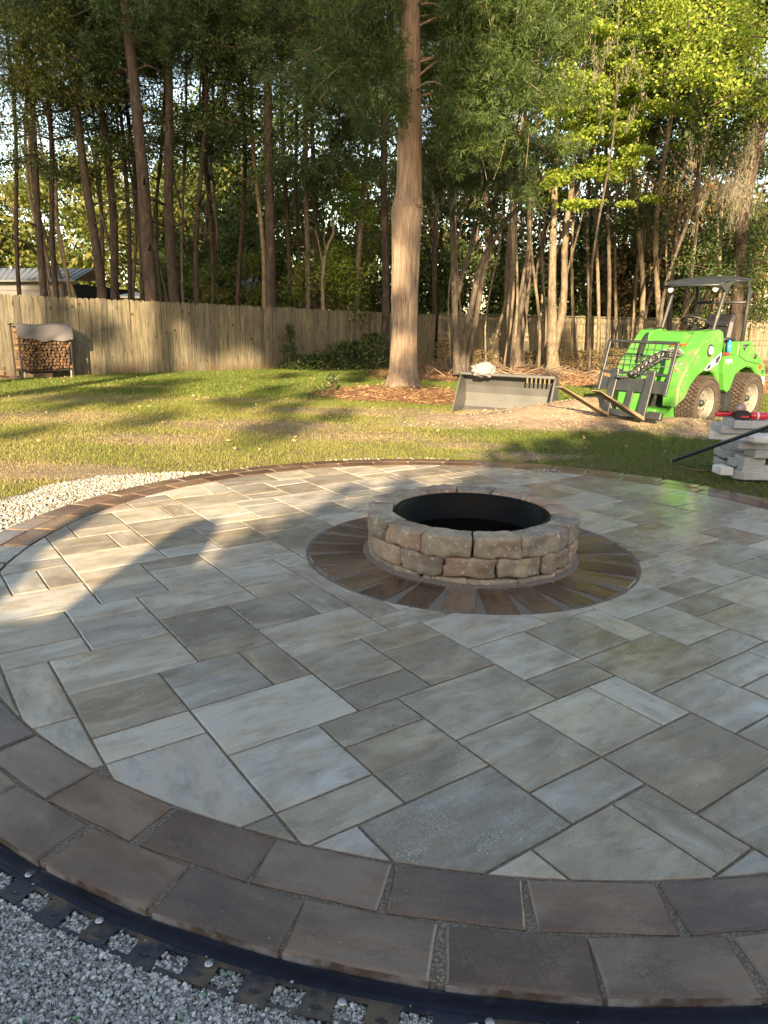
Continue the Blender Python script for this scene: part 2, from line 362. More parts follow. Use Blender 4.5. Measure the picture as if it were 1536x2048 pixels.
def fence_mat():
    m, nt, b = mat('fence_wood'); rnd = rand_out(nt); o = coords(nt, scale=(9, 9, .7), rnd=True)
    n = noise_n(nt, o, 3, 6, .65, .5); c = ramp(nt, n, [(.3, (.046, .043, .034)), (.5, (.110, .102, .077)), (.7, (.185, .173, .132))])
    c = mix(nt, 1.0, c, ramp(nt, rnd, [(0, (.66, .66, .68)), (.3, (.95, .95, .95)), (.6, (1.05, 1.02, .95)), (1, (1.22, 1.15, 1.0))]), 'MULTIPLY')
    o2 = coords(nt, rnd=True); vo = N(nt, 'TexVoronoi'); vo.inputs['Scale'].default_value = 3.0; nt.links.new(o2, vo.inputs['Vector'])
    c = mix(nt, ramp(nt, vo.outputs['Distance'], [(.09, .9), (.16, 0.0)]), c, (.05, .032, .018))
    g2 = N(nt, 'NewGeometry'); sz = N(nt, 'SeparateXYZ'); nt.links.new(coords(nt), sz.inputs[0])
    stain = math_n(nt, 'MULTIPLY', ramp(nt, sz.outputs[2], [(.0, 1.0), (.42, 0.0)]), ramp(nt, noise_n(nt, g2.outputs['Position'], 1.3, 4), [(.38, .1), (.58, .85)]))
    c = mix(nt, stain, c, (.075, .05, .03))
    nt.links.new(c, b.inputs['Base Color']); b.inputs['Roughness'].default_value = .85; b.inputs['Specular IOR Level'].default_value = .25
    bump(nt, b, n, .4, .008); return m
M_FENCE = fence_mat()

# ------------------------------------------------------------------ ground sheet
PC = Vector((0.5485, 4.1387)); R_IN, R_OUT = 2.6366, 2.9603        # patio circle
PIT = Vector((0.5203, 4.1485)); R_PIT = 0.9728
def gz0(y): return -.045 - .0145 * np.clip(y - 11, 0, 16)
MOUNDS = [(3.55, 10.9, 1.15, .75, .30), (2.55, 10.45, .8, .45, .12), (4.3, 9.6, .8, .45, .10), (1.7, 10.3, 1.1, .4, .07), (3.0, 9.7, 1.6, .5, .05), (.35, 14.7, 1.6, 1.3, .10)]
def gz(x, y):
    x = np.asarray(x, float); y = np.asarray(y, float); z = gz0(y)
    for (cx, cy, rx, ry, hh) in MOUNDS: z = z + hh * np.exp(-((x - cx) / rx) ** 2 - ((y - cy) / ry) ** 2)
    d = np.hypot(x - PC.x, y - PC.y); z = z + .03 * np.clip((d - R_OUT - .1) / .5, 0, 1) * np.clip((y - 2.5) / 2, 0, 1)
    return z
GA = np.array([-180, -170, 164, 160, 155, 147, 142, 133, 121, 107, 93, 80, 68, 60, 45, 0, -40, -60]) 
def gravel_w(a):      # width of the gravel collar, by angle round the patio centre (degrees)
    a = np.asarray(a)
    xs = np.array([-180, -90, -62, -50, 0, 45, 60, 68, 80, 93, 107, 121, 133, 142, 147, 155, 160, 164, 170, 180])
    ws = np.array([1.2, 3.0, 3.0, .3, .05, .03, .07, .10, .10, .17, .16, .09, .14, .40, .62, .64, .58, .57, .8, 1.2])
    return np.interp(a, xs, ws)
def masks(x, y):
    x = np.asarray(x, float); y = np.asarray(y, float)
    d = np.hypot(x - PC.x, y - PC.y); a = np.degrees(np.arctan2(y - PC.y, x - PC.x))
    w = gravel_w(a); gr = ((d < R_OUT + w)).astype(float)
    def blob(cx, cy, rx, ry, k=1.0): return k * np.clip(1.25 - ((x - cx) / rx) ** 2 - ((y - cy) / ry) ** 2, 0, 1)
    sand = np.maximum.reduce([blob(2.6, 10.0, 2.9, .95), blob(3.7, 10.6, 1.7, .9), blob(4.4, 9.2, 1.2, .5), blob(.9, 9.6, 1.3, .45, .85), blob(1.4, 7.5, .9, .28, .7)])
    straw = np.maximum.reduce([blob(.25, 13.6, 1.9, 1.5), blob(.9, 12.8, 1.1, .9), np.clip((y - 17.6 + .25 * x) / 1.2, 0, 1) * np.clip((x + 1.5) / 2, 0, 1), np.clip((y - 27) / 1, 0, 1), blob(-8.3, 16.6, 1.6, .5)])
    worn = np.maximum.reduce([blob(-1.6, 9.2, 1.6, .6, .75), blob(-2.6, 8.0, 1.0, .5, .62), blob(.2, 10.9, 2.6, .7, .72), blob(-4.6, 9.6, 1.6, .8, .55), blob(-.2, 8.5, 1.5, .5, .6), blob(.9, 8.0, .6, .3, .8), blob(-3.2, 6.2, 1.4, .45, .8), blob(-5, 12, 2, 1, .5), blob(-2.5, 12.2, 1.6, .5, .55), blob(-5.0, 14.5, 1.6, .5, .55)])
    return gr, sand, straw, worn
def axis_pts(lo, hi, step, far):
    a = np.arange(lo, hi + 1e-6, step); b = [hi]; s_ = step
    while b[-1] < far: s_ *= 1.35; b.append(b[-1] + s_)
    c = [lo]; s_ = step
    while c[-1] > -far: s_ *= 1.35; c.append(c[-1] - s_)
    return np.concatenate([np.array(c[1:][::-1]), a, np.array(b[1:])])
gx = axis_pts(-9, 9, .09, 500); gy = axis_pts(.6, 19, .09, 500)
GX, GY = np.meshgrid(gx, gy); 
def fbm(x, y, s, seed=0):     # cheap smooth value noise
    rs = np.random.RandomState(seed); out = np.zeros_like(x); amp = 1
    for k in range(4):
        ph = rs.rand(6) * 6.28; an = rs.rand(3) * 3.14
        for j in range(3): out += amp * np.sin((x * np.cos(an[j]) + y * np.sin(an[j])) * s * (1 + .3 * j) + ph[j] + 1.7 * np.sin((y * np.cos(an[j]) - x * np.sin(an[j])) * s * .7 + ph[j + 3]))
        s *= 2.1; amp *= .5
    return out / 5
GZ = gz(GX, GY); gr, sa, st, wo = masks(GX, GY)
GZ = GZ + sa * .035 * fbm(GX, GY, 3.5, 3) + .006 * fbm(GX, GY, 5, 5) * (1 - gr)
dd = np.hypot(GX - PC.x, GY - PC.y); GZ = np.where(dd < R_OUT + .2, np.minimum(GZ, -.055), GZ); GZ = np.where((GY < 3.4) & (gr > .5), -.072, GZ)
nx, ny = len(gx), len(gy)
idx = np.arange(nx * ny).reshape(ny, nx); FQ = np.stack([idx[:-1, :-1], idx[:-1, 1:], idx[1:, 1:], idx[1:, :-1]], -1).reshape(-1, 4)
me = mesh_np('ground', np.stack([GX, GY, GZ], -1).reshape(-1, 3), FQ, M_GROUND, True)
for k, v in (('gravel', gr), ('sand', sa), ('straw', st), ('worn', wo)):
    a = me.attributes.new(k, 'FLOAT', 'POINT'); a.data.foreach_set('value', v.ravel().astype(np.float32))
ground = setp(obj_from_mesh('ground', me), kind='structure')

# ------------------------------------------------------------------ patio
patio = thing('patio', None, None, (PC.x, PC.y, 0), kind='structure')
TH, MOD, GO = 0.61955, 0.1649626, (-0.05356968, -0.07741795)
RECTS = [tuple(int(v) for v in q.split(',')) for q in '3,5,26,28 3,5,25,26 3,4,23,25 4,5,23,25 2,5,21,23 5,6,28,30 6,8,29,31 6,8,28,29 5,7,26,28 7,8,26,28 5,8,24,26 7,9,31,33 9,11,32,33 9,11,31,32 8,10,29,31 10,11,29,31 8,11,27,29 11,13,32,34 13,14,32,34 11,14,30,32 14,17,33,35 14,16,31,33 14,16,30,31 11,13,28,30 11,13,27,28 13,15,29,30 13,15,27,29 16,18,32,33 17,19,33,35 16,18,30,32 15,18,28,30 19,21,33,35 18,21,31,33 18,20,29,31 18,20,28,29 15,17,26,28 17,19,26,28 21,23,32,34 21,23,31,32 23,25,32,33 25,27,32,34 23,26,30,32 20,22,29,31 22,23,29,31 20,23,28,29 23,25,28,30 25,27,29,30 27,30,28,30 25,27,27,29 23,25,27,28 27,29,26,28 27,28,25,26 29,31,26,28 24,27,25,27 26,28,23,25 28,29,23,25 29,31,21,22 26,29,21,23 26,28,19,21 28,30,20,21 28,30,18,20 30,33,19,21 31,33,21,23 26,28,18,19 23,26,18,20 25,26,20,21 25,27,17,18 23,25,16,18 25,27,15,17 27,30,16,18 30,32,17,19 32,33,17,19 30,32,16,17 32,33,16,17 29,31,14,16 27,29,14,16 24,27,13,15 23,25,15,16 22,23,15,16 22,24,14,15 20,22,13,15 22,24,12,14 20,22,12,13 17,20,12,14 19,21,11,12 21,24,10,12 19,21,9,11 17,19,10,12 8,10,24,25 7,9,23,24 7,9,21,23 5,7,22,24 5,7,21,22 9,12,22,24 9,11,20,22 9,11,19,20 11,12,21,22 11,12,18,21 12,14,22,25 14,15,24,25 12,15,25,27 15,17,24,26 10,12,26,27 10,12,24,26 8,10,25,27 6,8,17,19 8,10,17,19 10,11,17,19 6,9,19,21 4,6,20,21 4,6,18,20 2,4,19,21 2,4,18,19 3,6,16,18 2,3,15,18 2,3,13,15 3,5,14,16 3,5,13,14 6,8,16,17 5,7,14,16 7,8,14,16 5,8,12,14 8,11,15,17 8,10,13,15 8,10,12,13 11,12,16,18 11,13,15,16 10,12,14,15 12,15,13,15 10,12,12,14 12,14,11,13 14,16,11,13 15,17,13,14 16,17,11,13 17,19,9,10 14,17,9,11 18,20,7,9 16,18,8,9 14,16,7,9 13,14,8,10 12,14,10,11 11,13,8,10 11,14,6,8 9,12,10,12 9,11,8,10 9,11,7,8 10,11,5,7 11,14,4,6 8,10,5,7 6,8,5,7 6,9,7,9 4,6,7,9 5,7,9,10 3,5,10,13 5,7,10,12 7,9,11,12 7,9,9,11 1,3,12,13 0,2,15,18 3,5,9,10 0,2,18,21 8,11,3,5 -1,2,21,23 0,3,23,25 12,14,1,4 2,3,25,27 14,16,3,6 14,16,6,7 16,18,3,6 3,5,28,29 16,18,6,8 18,21,3,5 12,13,16,18 13,14,15,17 18,21,5,7 12,14,21,22 21,24,3,5 20,23,7,9 21,24,5,7 14,15,22,24 21,23,9,10 24,27,4,6 9,11,33,34 23,26,7,9 24,26,6,7 23,25,9,10 20,22,15,16 12,14,34,37 24,26,10,13 26,28,6,9 17,20,24,26 25,27,9,10 21,23,16,17 26,29,10,12 28,30,6,9 20,22,23,26 27,29,9,10 19,22,26,28 21,24,21,23 26,28,12,13 23,25,20,21 22,24,23,26 27,29,13,14 29,31,9,12 28,30,12,13 30,32,8,9 24,26,21,24 22,23,26,28 29,31,13,14 23,24,26,27 24,26,24,25 30,32,12,13 31,34,10,12 31,34,13,15 21,24,34,36 32,34,12,13 31,33,15,16 23,25,33,34 29,31,22,25 28,30,25,26 33,36,15,17 26,29,30,32 33,35,17,20 30,32,25,26 31,34,23,25 33,35,20,23 29,31,30,31 30,31,28,30 31,33,26,29 32,34,25,26'.split()]
ct, st_ = math.cos(TH), math.sin(TH)
def g2w(u, v):
    U = GO[0] + u * MOD; V = GO[1] + v * MOD; return Vector((U * ct - V * st_, U * st_ + V * ct))
def clip_circle(poly, c, r, keep_in, step=.06):
    """keep the part of the polygon inside / outside a circle, with the arc filled in"""
    pts = []
    n = len(poly)
    for i in range(n):
        a, b = poly[i], poly[(i + 1) % n]; k = max(1, int((b - a).length / .012))
        for j in range(k): pts.append((a.lerp(b, j / k), j == 0))
    ins = [((p - c).length <= r) == keep_in for p, _ in pts]
    if all(ins): return poly
    if not any(ins): return None
    m = len(pts)
    start = next(i for i in range(m) if ins[i] and not ins[i - 1]); out = []; i = 0
    while i < m:
        k = (start + i) % m; p, corner = pts[k]
        if ins[k]:
            if not ins[(k - 1) % m] :
                q = pts[(k - 1) % m][0]; lo, hi = q, p
                for _ in range(20):
                    md = (lo + hi) / 2
                    if (((md - c).length <= r) == keep_in): hi = md
                    else: lo = md
                ent = hi
                if out:
                    a0 = math.atan2(out[-1].y - c.y, out[-1].x - c.x); a1 = math.atan2(ent.y - c.y, ent.x - c.x); da = (a1 - a0 + math.pi) % (2 * math.pi) - math.pi
                    kk = max(1, int(abs(da) * r / step)); out += [c + Vector((math.cos(a0 + da * t / kk), math.sin(a0 + da * t / kk))) * r for t in range(1, kk)]
                out.append(ent)
            if corner: out.append(p.copy())
            if not ins[(k + 1) % m]:
                lo, hi = p, pts[(k + 1) % m][0]
                for _ in range(20):
                    md = (lo + hi) / 2
                    if (((md - c).length <= r) == keep_in): lo = md
                    else: hi = md
                out.append(lo)
        i += 1
    if len(out) >= 3:
        a0 = math.atan2(out[-1].y - c.y, out[-1].x - c.x); a1 = math.atan2(out[0].y - c.y, out[0].x - c.x); da = (a1 - a0 + math.pi) % (2 * math.pi) - math.pi
        kk = max(1, int(abs(da) * r / step)); out += [c + Vector((math.cos(a0 + da * t / kk), math.sin(a0 + da * t / kk))) * r for t in range(1, kk)]
    # drop near duplicates
    res = []
    for p in out:
        if not res or (p - res[-1]).length > .004: res.append(p)
    if len(res) > 2 and (res[0] - res[-1]).length < .004: res.pop()
    return res if len(res) > 2 else None
def area(poly): return abs(sum(poly[i].x * poly[(i + 1) % len(poly)].y - poly[(i + 1) % len(poly)].x * poly[i].y for i in range(len(poly)))) / 2
def make_paver(name, poly, material, thick=.06, parent=patio, cham=.0045, rot=None, jit=1.0, wob=.0012, edge=False):
    c = sum(poly, Vector((0, 0))) / len(poly); r = rot if rot is not None else TH
    cr, sr = math.cos(-r), math.sin(-r); loc = []
    for p in poly:
        d = p - c; loc.append((d.x * cr - d.y * sr, d.x * sr + d.y * cr))
    # subdivide long edges a little and wobble them so that the arrises are not dead straight
    L = []
    for i in range(len(loc)):
        a, b = Vector(loc[i]), Vector(loc[(i + 1) % len(loc)]); k = max(1, int((b - a).length / .05))
        nrm = Vector((-(b - a).y, (b - a).x)).normalized()
        for j in range(k):
            q = a.lerp(b, j / k); w = 0 if j == 0 else random.uniform(-wob, wob); L.append((q.x + nrm.x * w, q.y + nrm.y * w))
    A = sum(L[i][0] * L[(i + 1) % len(L)][1] - L[(i + 1) % len(L)][0] * L[i][1] for i in range(len(L)))
    if A < 0: L = L[::-1]
    q2 = inset_poly(L, cham); n = len(L)
    vs = [(p[0], p[1], -thick) for p in L] + [(p[0], p[1], -cham * .8) for p in L] + [(p[0], p[1], 0) for p in q2]
    fs = []
    for k in (0, 1):
        for i in range(n): fs.append((k * n + i, k * n + (i + 1) % n, (k + 1) * n + (i + 1) % n, (k + 1) * n + i))
    fs.append(tuple(2 * n + i for i in range(n)))
    me = mesh_py(name, vs, fs, material)
    if edge:
        me.materials.append(M_CONC_EDGE); me.polygons.foreach_set('material_index', [1] * n + [0] * (len(fs) - n))
    o = obj_from_mesh(name, me, parent, (c.x - PC.x, c.y - PC.y, random.uniform(-.0012, .0012) * jit))
    o.rotation_euler = (random.gauss(0, .0016) * jit, random.gauss(0, .0016) * jit, r)
    return o
J = .0042
for (u0, u1, v0, v1) in RECTS:
    g0 = [Vector((u0, v0)), Vector((u1, v0)), Vector((u1, v1)), Vector((u0, v1))]
    jj = J / MOD; g0 = [Vector((u0 + jj, v0 + jj)), Vector((u1 - jj, v0 + jj)), Vector((u1 - jj, v1 - jj)), Vector((u0 + jj, v1 - jj))]
    poly = [g2w(p.x, p.y) for p in g0]
    poly = clip_circle(poly, PC, R_IN - .004, True)
    if poly: poly = clip_circle(poly, PIT, R_PIT + .006, False)
    if poly and area(poly) > .0012:
        long_u = (u1 - u0) >= (v1 - v0)
        make_paver('paver', poly, M_FIELD, rot=TH if long_u else TH + math.pi / 2)
def arc_poly(c, r0, r1, a0, a1, straight=True, k=3):
    pts = []
    if straight: k = 1
    for t in range(k + 1): a = a0 + (a1 - a0) * t / k; pts.append(c + Vector((math.cos(a), math.sin(a))) * r0)
    for t in range(k + 1): a = a1 - (a1 - a0) * t / k; pts.append(c + Vector((math.cos(a), math.sin(a))) * r1)
    return pts
def ring(name, c, r0, r1, n, a_start, W, joint_in, mat_):
    for i in range(n):
        am = a_start + (i + .5) * 2 * math.pi / n + random.gauss(0, .0012)
        e = Vector((math.cos(am), math.sin(am))); t = Vector((-e.y, e.x))
        # rectangular stones laid round the curve: wedge joints open to the outside
        w0, w1 = W[0] / 2, W[1] / 2
        p = [c + e * r0 - t * w0, c + e * r1 - t * w1, c + e * r1 + t * w1, c + e * r0 + t * w0]
        make_paver(name, p, mat_, rot=am + math.pi / 2, wob=.0016, cham=.006, edge=r1 > 2.9)
RM = (R_IN + R_OUT) / 2
n1, n2 = 51, 54
ch1 = 2 * (R_IN + .004) * math.sin(math.pi / n1); ch2 = 2 * (RM + .006) * math.sin(math.pi / n2)
ring('border_paver', PC, R_IN + .0025, RM - .004, n1, R_(-108.03), (ch1 - .007, ch1 - .004), 0, M_BORD)
ring('border_paver', PC, RM + .006, R_OUT - .003, n2, R_(-98.07), (ch2 - .007, ch2 - .004), 0, M_BORD)
for i in range(27):
    am = R_(-86.4) + i * 2 * math.pi / 27 + random.gauss(0, .006); e = Vector((math.cos(am), math.sin(am))); t = Vector((-e.y, e.x)); w = .158 / 2
    rr = R_PIT - .012 + random.gauss(0, .002)
    p = [PIT + e * .635 - t * w * .9, PIT + e * rr - t * w, PIT + e * rr + t * w, PIT + e * .635 + t * w * .9]
    make_paver('ring_paver', p, M_BORD, rot=am, wob=.0014)
# sand bedding between the stones
mb = MB(); mb.lathe([(0.0, -.0075), (.6, -.0075), (R_PIT, -.0065), (R_IN, -.0075), (R_OUT - .01, -.0075), (R_OUT - .004, -.012), (R_OUT - .003, -.06)], 160)
mb.build('joint_sand', M_SAND, patio)

# ------------------------------------------------------------------ edge restraint with nails
edg = thing('edge_restraint', 'black plastic paver edging strip with slotted tabs curving round the near patio rim over gravel', 'edging', (PC.x, PC.y, 0))
A0, A1 = R_(-182), R_(-46)
mb = MB(); mb.lathe([(R_OUT + .004, -.058), (R_OUT + .004, -.021), (R_OUT + .0085, -.0205), (R_OUT + .0095, -.052), (R_OUT + .020, -.0535), (R_OUT + .020, -.058)], 150, a0=A0, a1=A1, smooth=False)
mb.build('upright_band', M_PLASTIC, edg, recalc=False)
mb = MB(); a = A0; da = R_(2.62); k = 0
def flat_arc(mb, r0, r1, a0, a1, z, n=3, th=.003):
    mb.lathe([(r0, z - th), (r0, z), (r1, z), (r1, z - th)], n, a0=a0, a1=a1, smooth=False)
tabc = []
flat_arc(mb, R_OUT + .022, R_OUT + .034, A0, A1, -.0525, 150)
while a < A1:
    ext = .098 if k % 2 else .090
    flat_arc(mb, R_OUT + .034, R_OUT + ext, a, a + R_(1.32), -.052 + random.uniform(-.001, .001), 3)
    flat_arc(mb, R_OUT + .080, R_OUT + .090, a + R_(1.32), a + da, -.0525, 2)
    tabc.append((a + R_(.66), ext)); a += da; k += 1
mb.build('slotted_flange', M_TAB, edg, recalc=False)
# the nail slots as dark recessed crosses
mb = MB()
for (am, ext) in tabc:
    e = Vector((math.cos(am), math.sin(am), 0)); t = Vector((-e.y, e.x, 0)); c = e * (R_OUT + .066)
    rot = Matrix.Rotation(am, 3, 'Z')
    mb.box((c.x, c.y, -.0508), (.005, .026, .0016), rot); mb.box((c.x, c.y, -.0506), (.011, .010, .0016), rot)
setp(mb.build('nail_slot', M_ASH, edg), kind='stuff')
for (px, py) in ((199, 1840), (418, 1926), (684, 2003), (980, 2043), (58, 1748)):
    p = gnd(px, py, -.048); d = Vector((p.x - PC.x, p.y - PC.y))
    mb = MB(); mb.lathe([(0, .0045), (.005, .0042), (.009, .003), (.0105, .001), (.0105, 0), (.004, 0), (.004, -.02)], 14); mb.build('nail', M_NAIL, edg, (d.x, d.y, -.0495))

# ------------------------------------------------------------------ gravel (stones as geometry)
def stones(name, pts, size, material, group_kind='stuff', z=None):
    n = len(pts)
    ico = np.array([(0, 0, 1), (.9, 0, .3), (.2, .85, .35), (-.75, .5, .25), (-.7, -.55, .35), (.3, -.85, .25), (.55, .5, -.5), (-.4, .6, -.6), (-.6, -.4, -.6), (.5, -.6, -.55)], float)
    fc = np.array([(0, 1, 2), (0, 2, 3), (0, 3, 4), (0, 4, 5), (0, 5, 1), (1, 6, 2), (2, 6, 7), (2, 7, 3), (3, 7, 8), (3, 8, 4), (4, 8, 9), (4, 9, 5), (5, 9, 1), (1, 9, 6)])
    rs = np.random.RandomState(n)
    q = rs.randn(n, 4); q /= np.linalg.norm(q, axis=1)[:, None]; w, x, y, zz = q.T
    Rm = np.stack([1 - 2 * (y * y + zz * zz), 2 * (x * y - zz * w), 2 * (x * zz + y * w), 2 * (x * y + zz * w), 1 - 2 * (x * x + zz * zz), 2 * (y * zz - x * w), 2 * (x * zz - y * w), 2 * (y * zz + x * w), 1 - 2 * (x * x + y * y)], 1).reshape(n, 3, 3)
    base = ico[None] * (1 + .35 * (rs.rand(n, len(ico), 1) - .5)) * (size * (.55 + .8 * rs.rand(n) ** 1.5))[:, None, None] * np.array([1.15, .85, .75])
    V = np.einsum('nij,nkj->nki', Rm, base) * np.array([1, 1, .8]) + np.asarray(pts)[:, None, :]
    F = (fc[None] + (np.arange(n) * len(ico))[:, None, None]).reshape(-1, 3)
    me = mesh_np(name, V.reshape(-1, 3), F, material)
    a = me.attributes.new('rnd', 'FLOAT', 'FACE'); a.data.foreach_set('value', np.repeat(rs.rand(n), len(fc)).astype(np.float32))
    return setp(obj_from_mesh(name, me), kind=group_kind)
rs = np.random.RandomState(5)
# near corner, bottom left
P = []
n = 560000; Rr = R_OUT + .012 + 1.5 * rs.rand(n); A = np.radians(rs.uniform(-172, -72, n)); X = PC.x + Rr * np.cos(A); Y = PC.y + Rr * np.sin(A); d = Rr
A0 = R_(-182); da = R_(2.62)
ok = (np.abs(X) < Y * .62 + .22) & (Y > .88)  # only what lies near or inside the view
X, Y, d = X[ok], Y[ok], d[ok]
ph = np.mod(np.arctan2(Y - PC.y, X - PC.x) - A0, da); ontab = ((ph < R_(1.36)) & (d < R_OUT + .093)) | (d < R_OUT + .036); keep = ~ontab | (rs.rand(len(X)) < .06); X, Y, d = X[keep], Y[keep], d[keep]
print('gravel', len(X)); Z = -.066 + .011 * rs.rand(len(X)) + .012 * np.clip((d - R_OUT - .10) / .25, 0, 1)
stones('gravel', np.stack([X, Y, Z], 1), .0060, M_GRAVEL)['label'] = 'loose grey crushed stone outside the black edging, bottom left'
bpy.data.objects['gravel']['category'] = 'gravel'
n = 90000; A = np.radians(rs.uniform(48, 200, n)); Rr = R_OUT + rs.rand(n) ** .9 * 1.0
X = PC.x + Rr * np.cos(A); Y = PC.y + Rr * np.sin(A); aa = np.degrees(np.arctan2(Y - PC.y, X - PC.x))
w = gravel_w(aa) * (1 + .12 * fbm(X, Y, 6, 9)); dns = np.clip((w - (Rr - R_OUT)) / .08, 0, 1)
thin = np.where((aa < 132) & (aa > 0), .55, 1.0); ok = (rs.rand(n) < dns * thin) & (Rr < R_OUT + w + .03) & (X > -4.2)
X, Y, Rr = X[ok][:26000], Y[ok][:26000], Rr[ok][:26000]
stones('gravel', np.stack([X, Y, -.040 + .016 * rs.rand(len(X)) + .012 * np.clip((Rr - R_OUT) / .3, 0, 1)], 1), .0105, M_GRAVEL2)
g2_ = COL.objects[-1]; setp(g2_, 'pale crushed stone collar between the far left patio rim and the lawn', 'gravel')

rs = np.random.RandomState(2); q = [gnd(1100 + rs.randn() * 14, 940.5 + rs.randn() * 1.6, .004) for i in range(46)]
setp(stones('gravel', np.array([tuple(v) for v in q]), .011, M_GRAVEL2), 'few pale stones spilled on the brown rim at the far right of the pit', 'gravel')
# ------------------------------------------------------------------ fire pit
pit = thing('fire_pit', 'round low fire pit of tumbled brown wall stones on a sunburst paver ring', 'fire pit', (PIT.x, PIT.y, 0))
def wall_stone(r0, r1, a0, a1, z0, z1, seed):
    """a tumbled block following the curve, rounded edges and an uneven face"""
    rnd = random.Random(seed); nu, nv, nw = 10, 4, 5      # along the arc, radial, vertical
    am = (a0 + a1) / 2; bm = bmesh.new(); bmesh.ops.create_cube(bm, size=2.0)
    bmesh.ops.subdivide_edges(bm, edges=bm.edges[:], cuts=9, use_grid_fill=True)
    off = Vector((rnd.random() * 50, rnd.random() * 50, rnd.random() * 50))
    for v in bm.verts:
        x, y, z = v.co
        L = (a1 - a0) / 2 * r1; hx, hy, hz = L, (r1 - r0) / 2, (z1 - z0) / 2; rr = .012
        # rounded box
        p = Vector((x * hx, y * hy, z * hz)); q = Vector((max(-hx + rr, min(hx - rr, p.x)), max(-hy + rr, min(hy - rr, p.y)), max(-hz + rr, min(hz - rr, p.z))))
        dlt = p - q
        if dlt.length > 1e-6: p = q + dlt.normalized() * rr
        nn = noise.noise(p * 9 + off) * .012 + noise.noise(p * 24 + off) * .008 + noise.noise(p * 55 + off) * .0035
        p += (p.normalized()) * nn * (1.6 if y > .5 else .8)
        r = (r0 + r1) / 2 + p.y; a = am + p.x / r1 * (1 - .0 * y)
        v.co = Vector((r * math.cos(a) - 0, r * math.sin(a), (z0 + z1) / 2 + p.z))
    c = Vector(((r0 + r1) / 2 * math.cos(am), (r0 + r1) / 2 * math.sin(am), (z0 + z1) / 2))
    for v in bm.verts: v.co -= c
    me = bpy.data.meshes.new('stone'); bm.to_mesh(me); bm.free(); me.materials.append(M_STONE)
    me.polygons.foreach_set('use_smooth', [True] * len(me.polygons))
    return obj_from_mesh('stone', me, pit, c)
def course(z0, z1, joints, r0=.465, r1=.612):
    j = sorted(joints)
    for i in range(len(j)):
        a0 = j[i]; a1 = j[(i + 1) % len(j)] + (360 if i == len(j) - 1 else 0)
        dr = random.uniform(-.006, .006); wall_stone(r0 + dr, r1 + dr, R_(a0) + .006, R_(a1) - .006, z0, z1 - .002 + random.uniform(-.003, .002), int(a0 * 13 + z0 * 999))
def joint_angle(cx, cy, z):    # crop reading -> angle on the stone face
    px, py = 600 + cx / 2.194, 960 + cy / 2.194; d = ray(px, py); o = Vector((-PIT.x, -PIT.y)); D = Vector((d.x, d.y))
    A_ = D.dot(D); B_ = 2 * o.dot(D); C_ = o.dot(o) - .632 ** 2; disc = B_ * B_ - 4 * A_ * C_
    t = (-B_ - math.sqrt(max(0, disc))) / (2 * A_); p = o + D * t
    return math.degrees(math.atan2(p.y, p.x))
jt = [joint_angle(x, 290, .22) for x in (360, 520, 756, 990, 1195)]
top = jt + [jt[-1] + 27, jt[-1] + 53, jt[-1] + 79, jt[-1] + 104, jt[-1] + 130, jt[-1] + 156]
last = jt[0] + 360; k = 2 if last - top[-1] > 40 else 1
top += [top[-1] + (last - top[-1]) * i / k for i in range(1, k)]
course(.146, .264, top)
jm = [joint_angle(x, 370, .1) for x in (425, 622, 868, 1073, 1190)]
mid = jm + [jm[-1] + 26 * i for i in range(1, 8)]; mid = [a for a in mid if a < jm[0] + 340]
course(.036, .146, mid)
jb = [joint_angle(x, 440, .02) for x in (350, 515, 740, 975, 1135)]
low = jb + [jb[-1] + 26 * i for i in range(1, 8)]; low = [a for a in low if a < jb[0] + 340]
course(-.06, .036, low)
mb = MB(); mb.lathe([(.462, .18), (.464, .236), (.460, .246), (.448, .250), (.436, .246), (.430, .236), (.428, .10), (.412, .094), (.412, .088), (.420, .02), (.420, -.04)], 72)
mb.build('steel_insert', M_STEEL, pit, recalc=False)
mb = MB(); mb.lathe([(0, .0), (.2, .004), (.44, -.003)], 40); mb.build('pit_floor', M_ASH, pit, recalc=False)
mb = MB(); mb.lathe([(.67, -.008), (.645, -.002), (.622, .010), (.605, .014)], 72); mb.build('sand_fillet', M_SAND, pit, recalc=False)

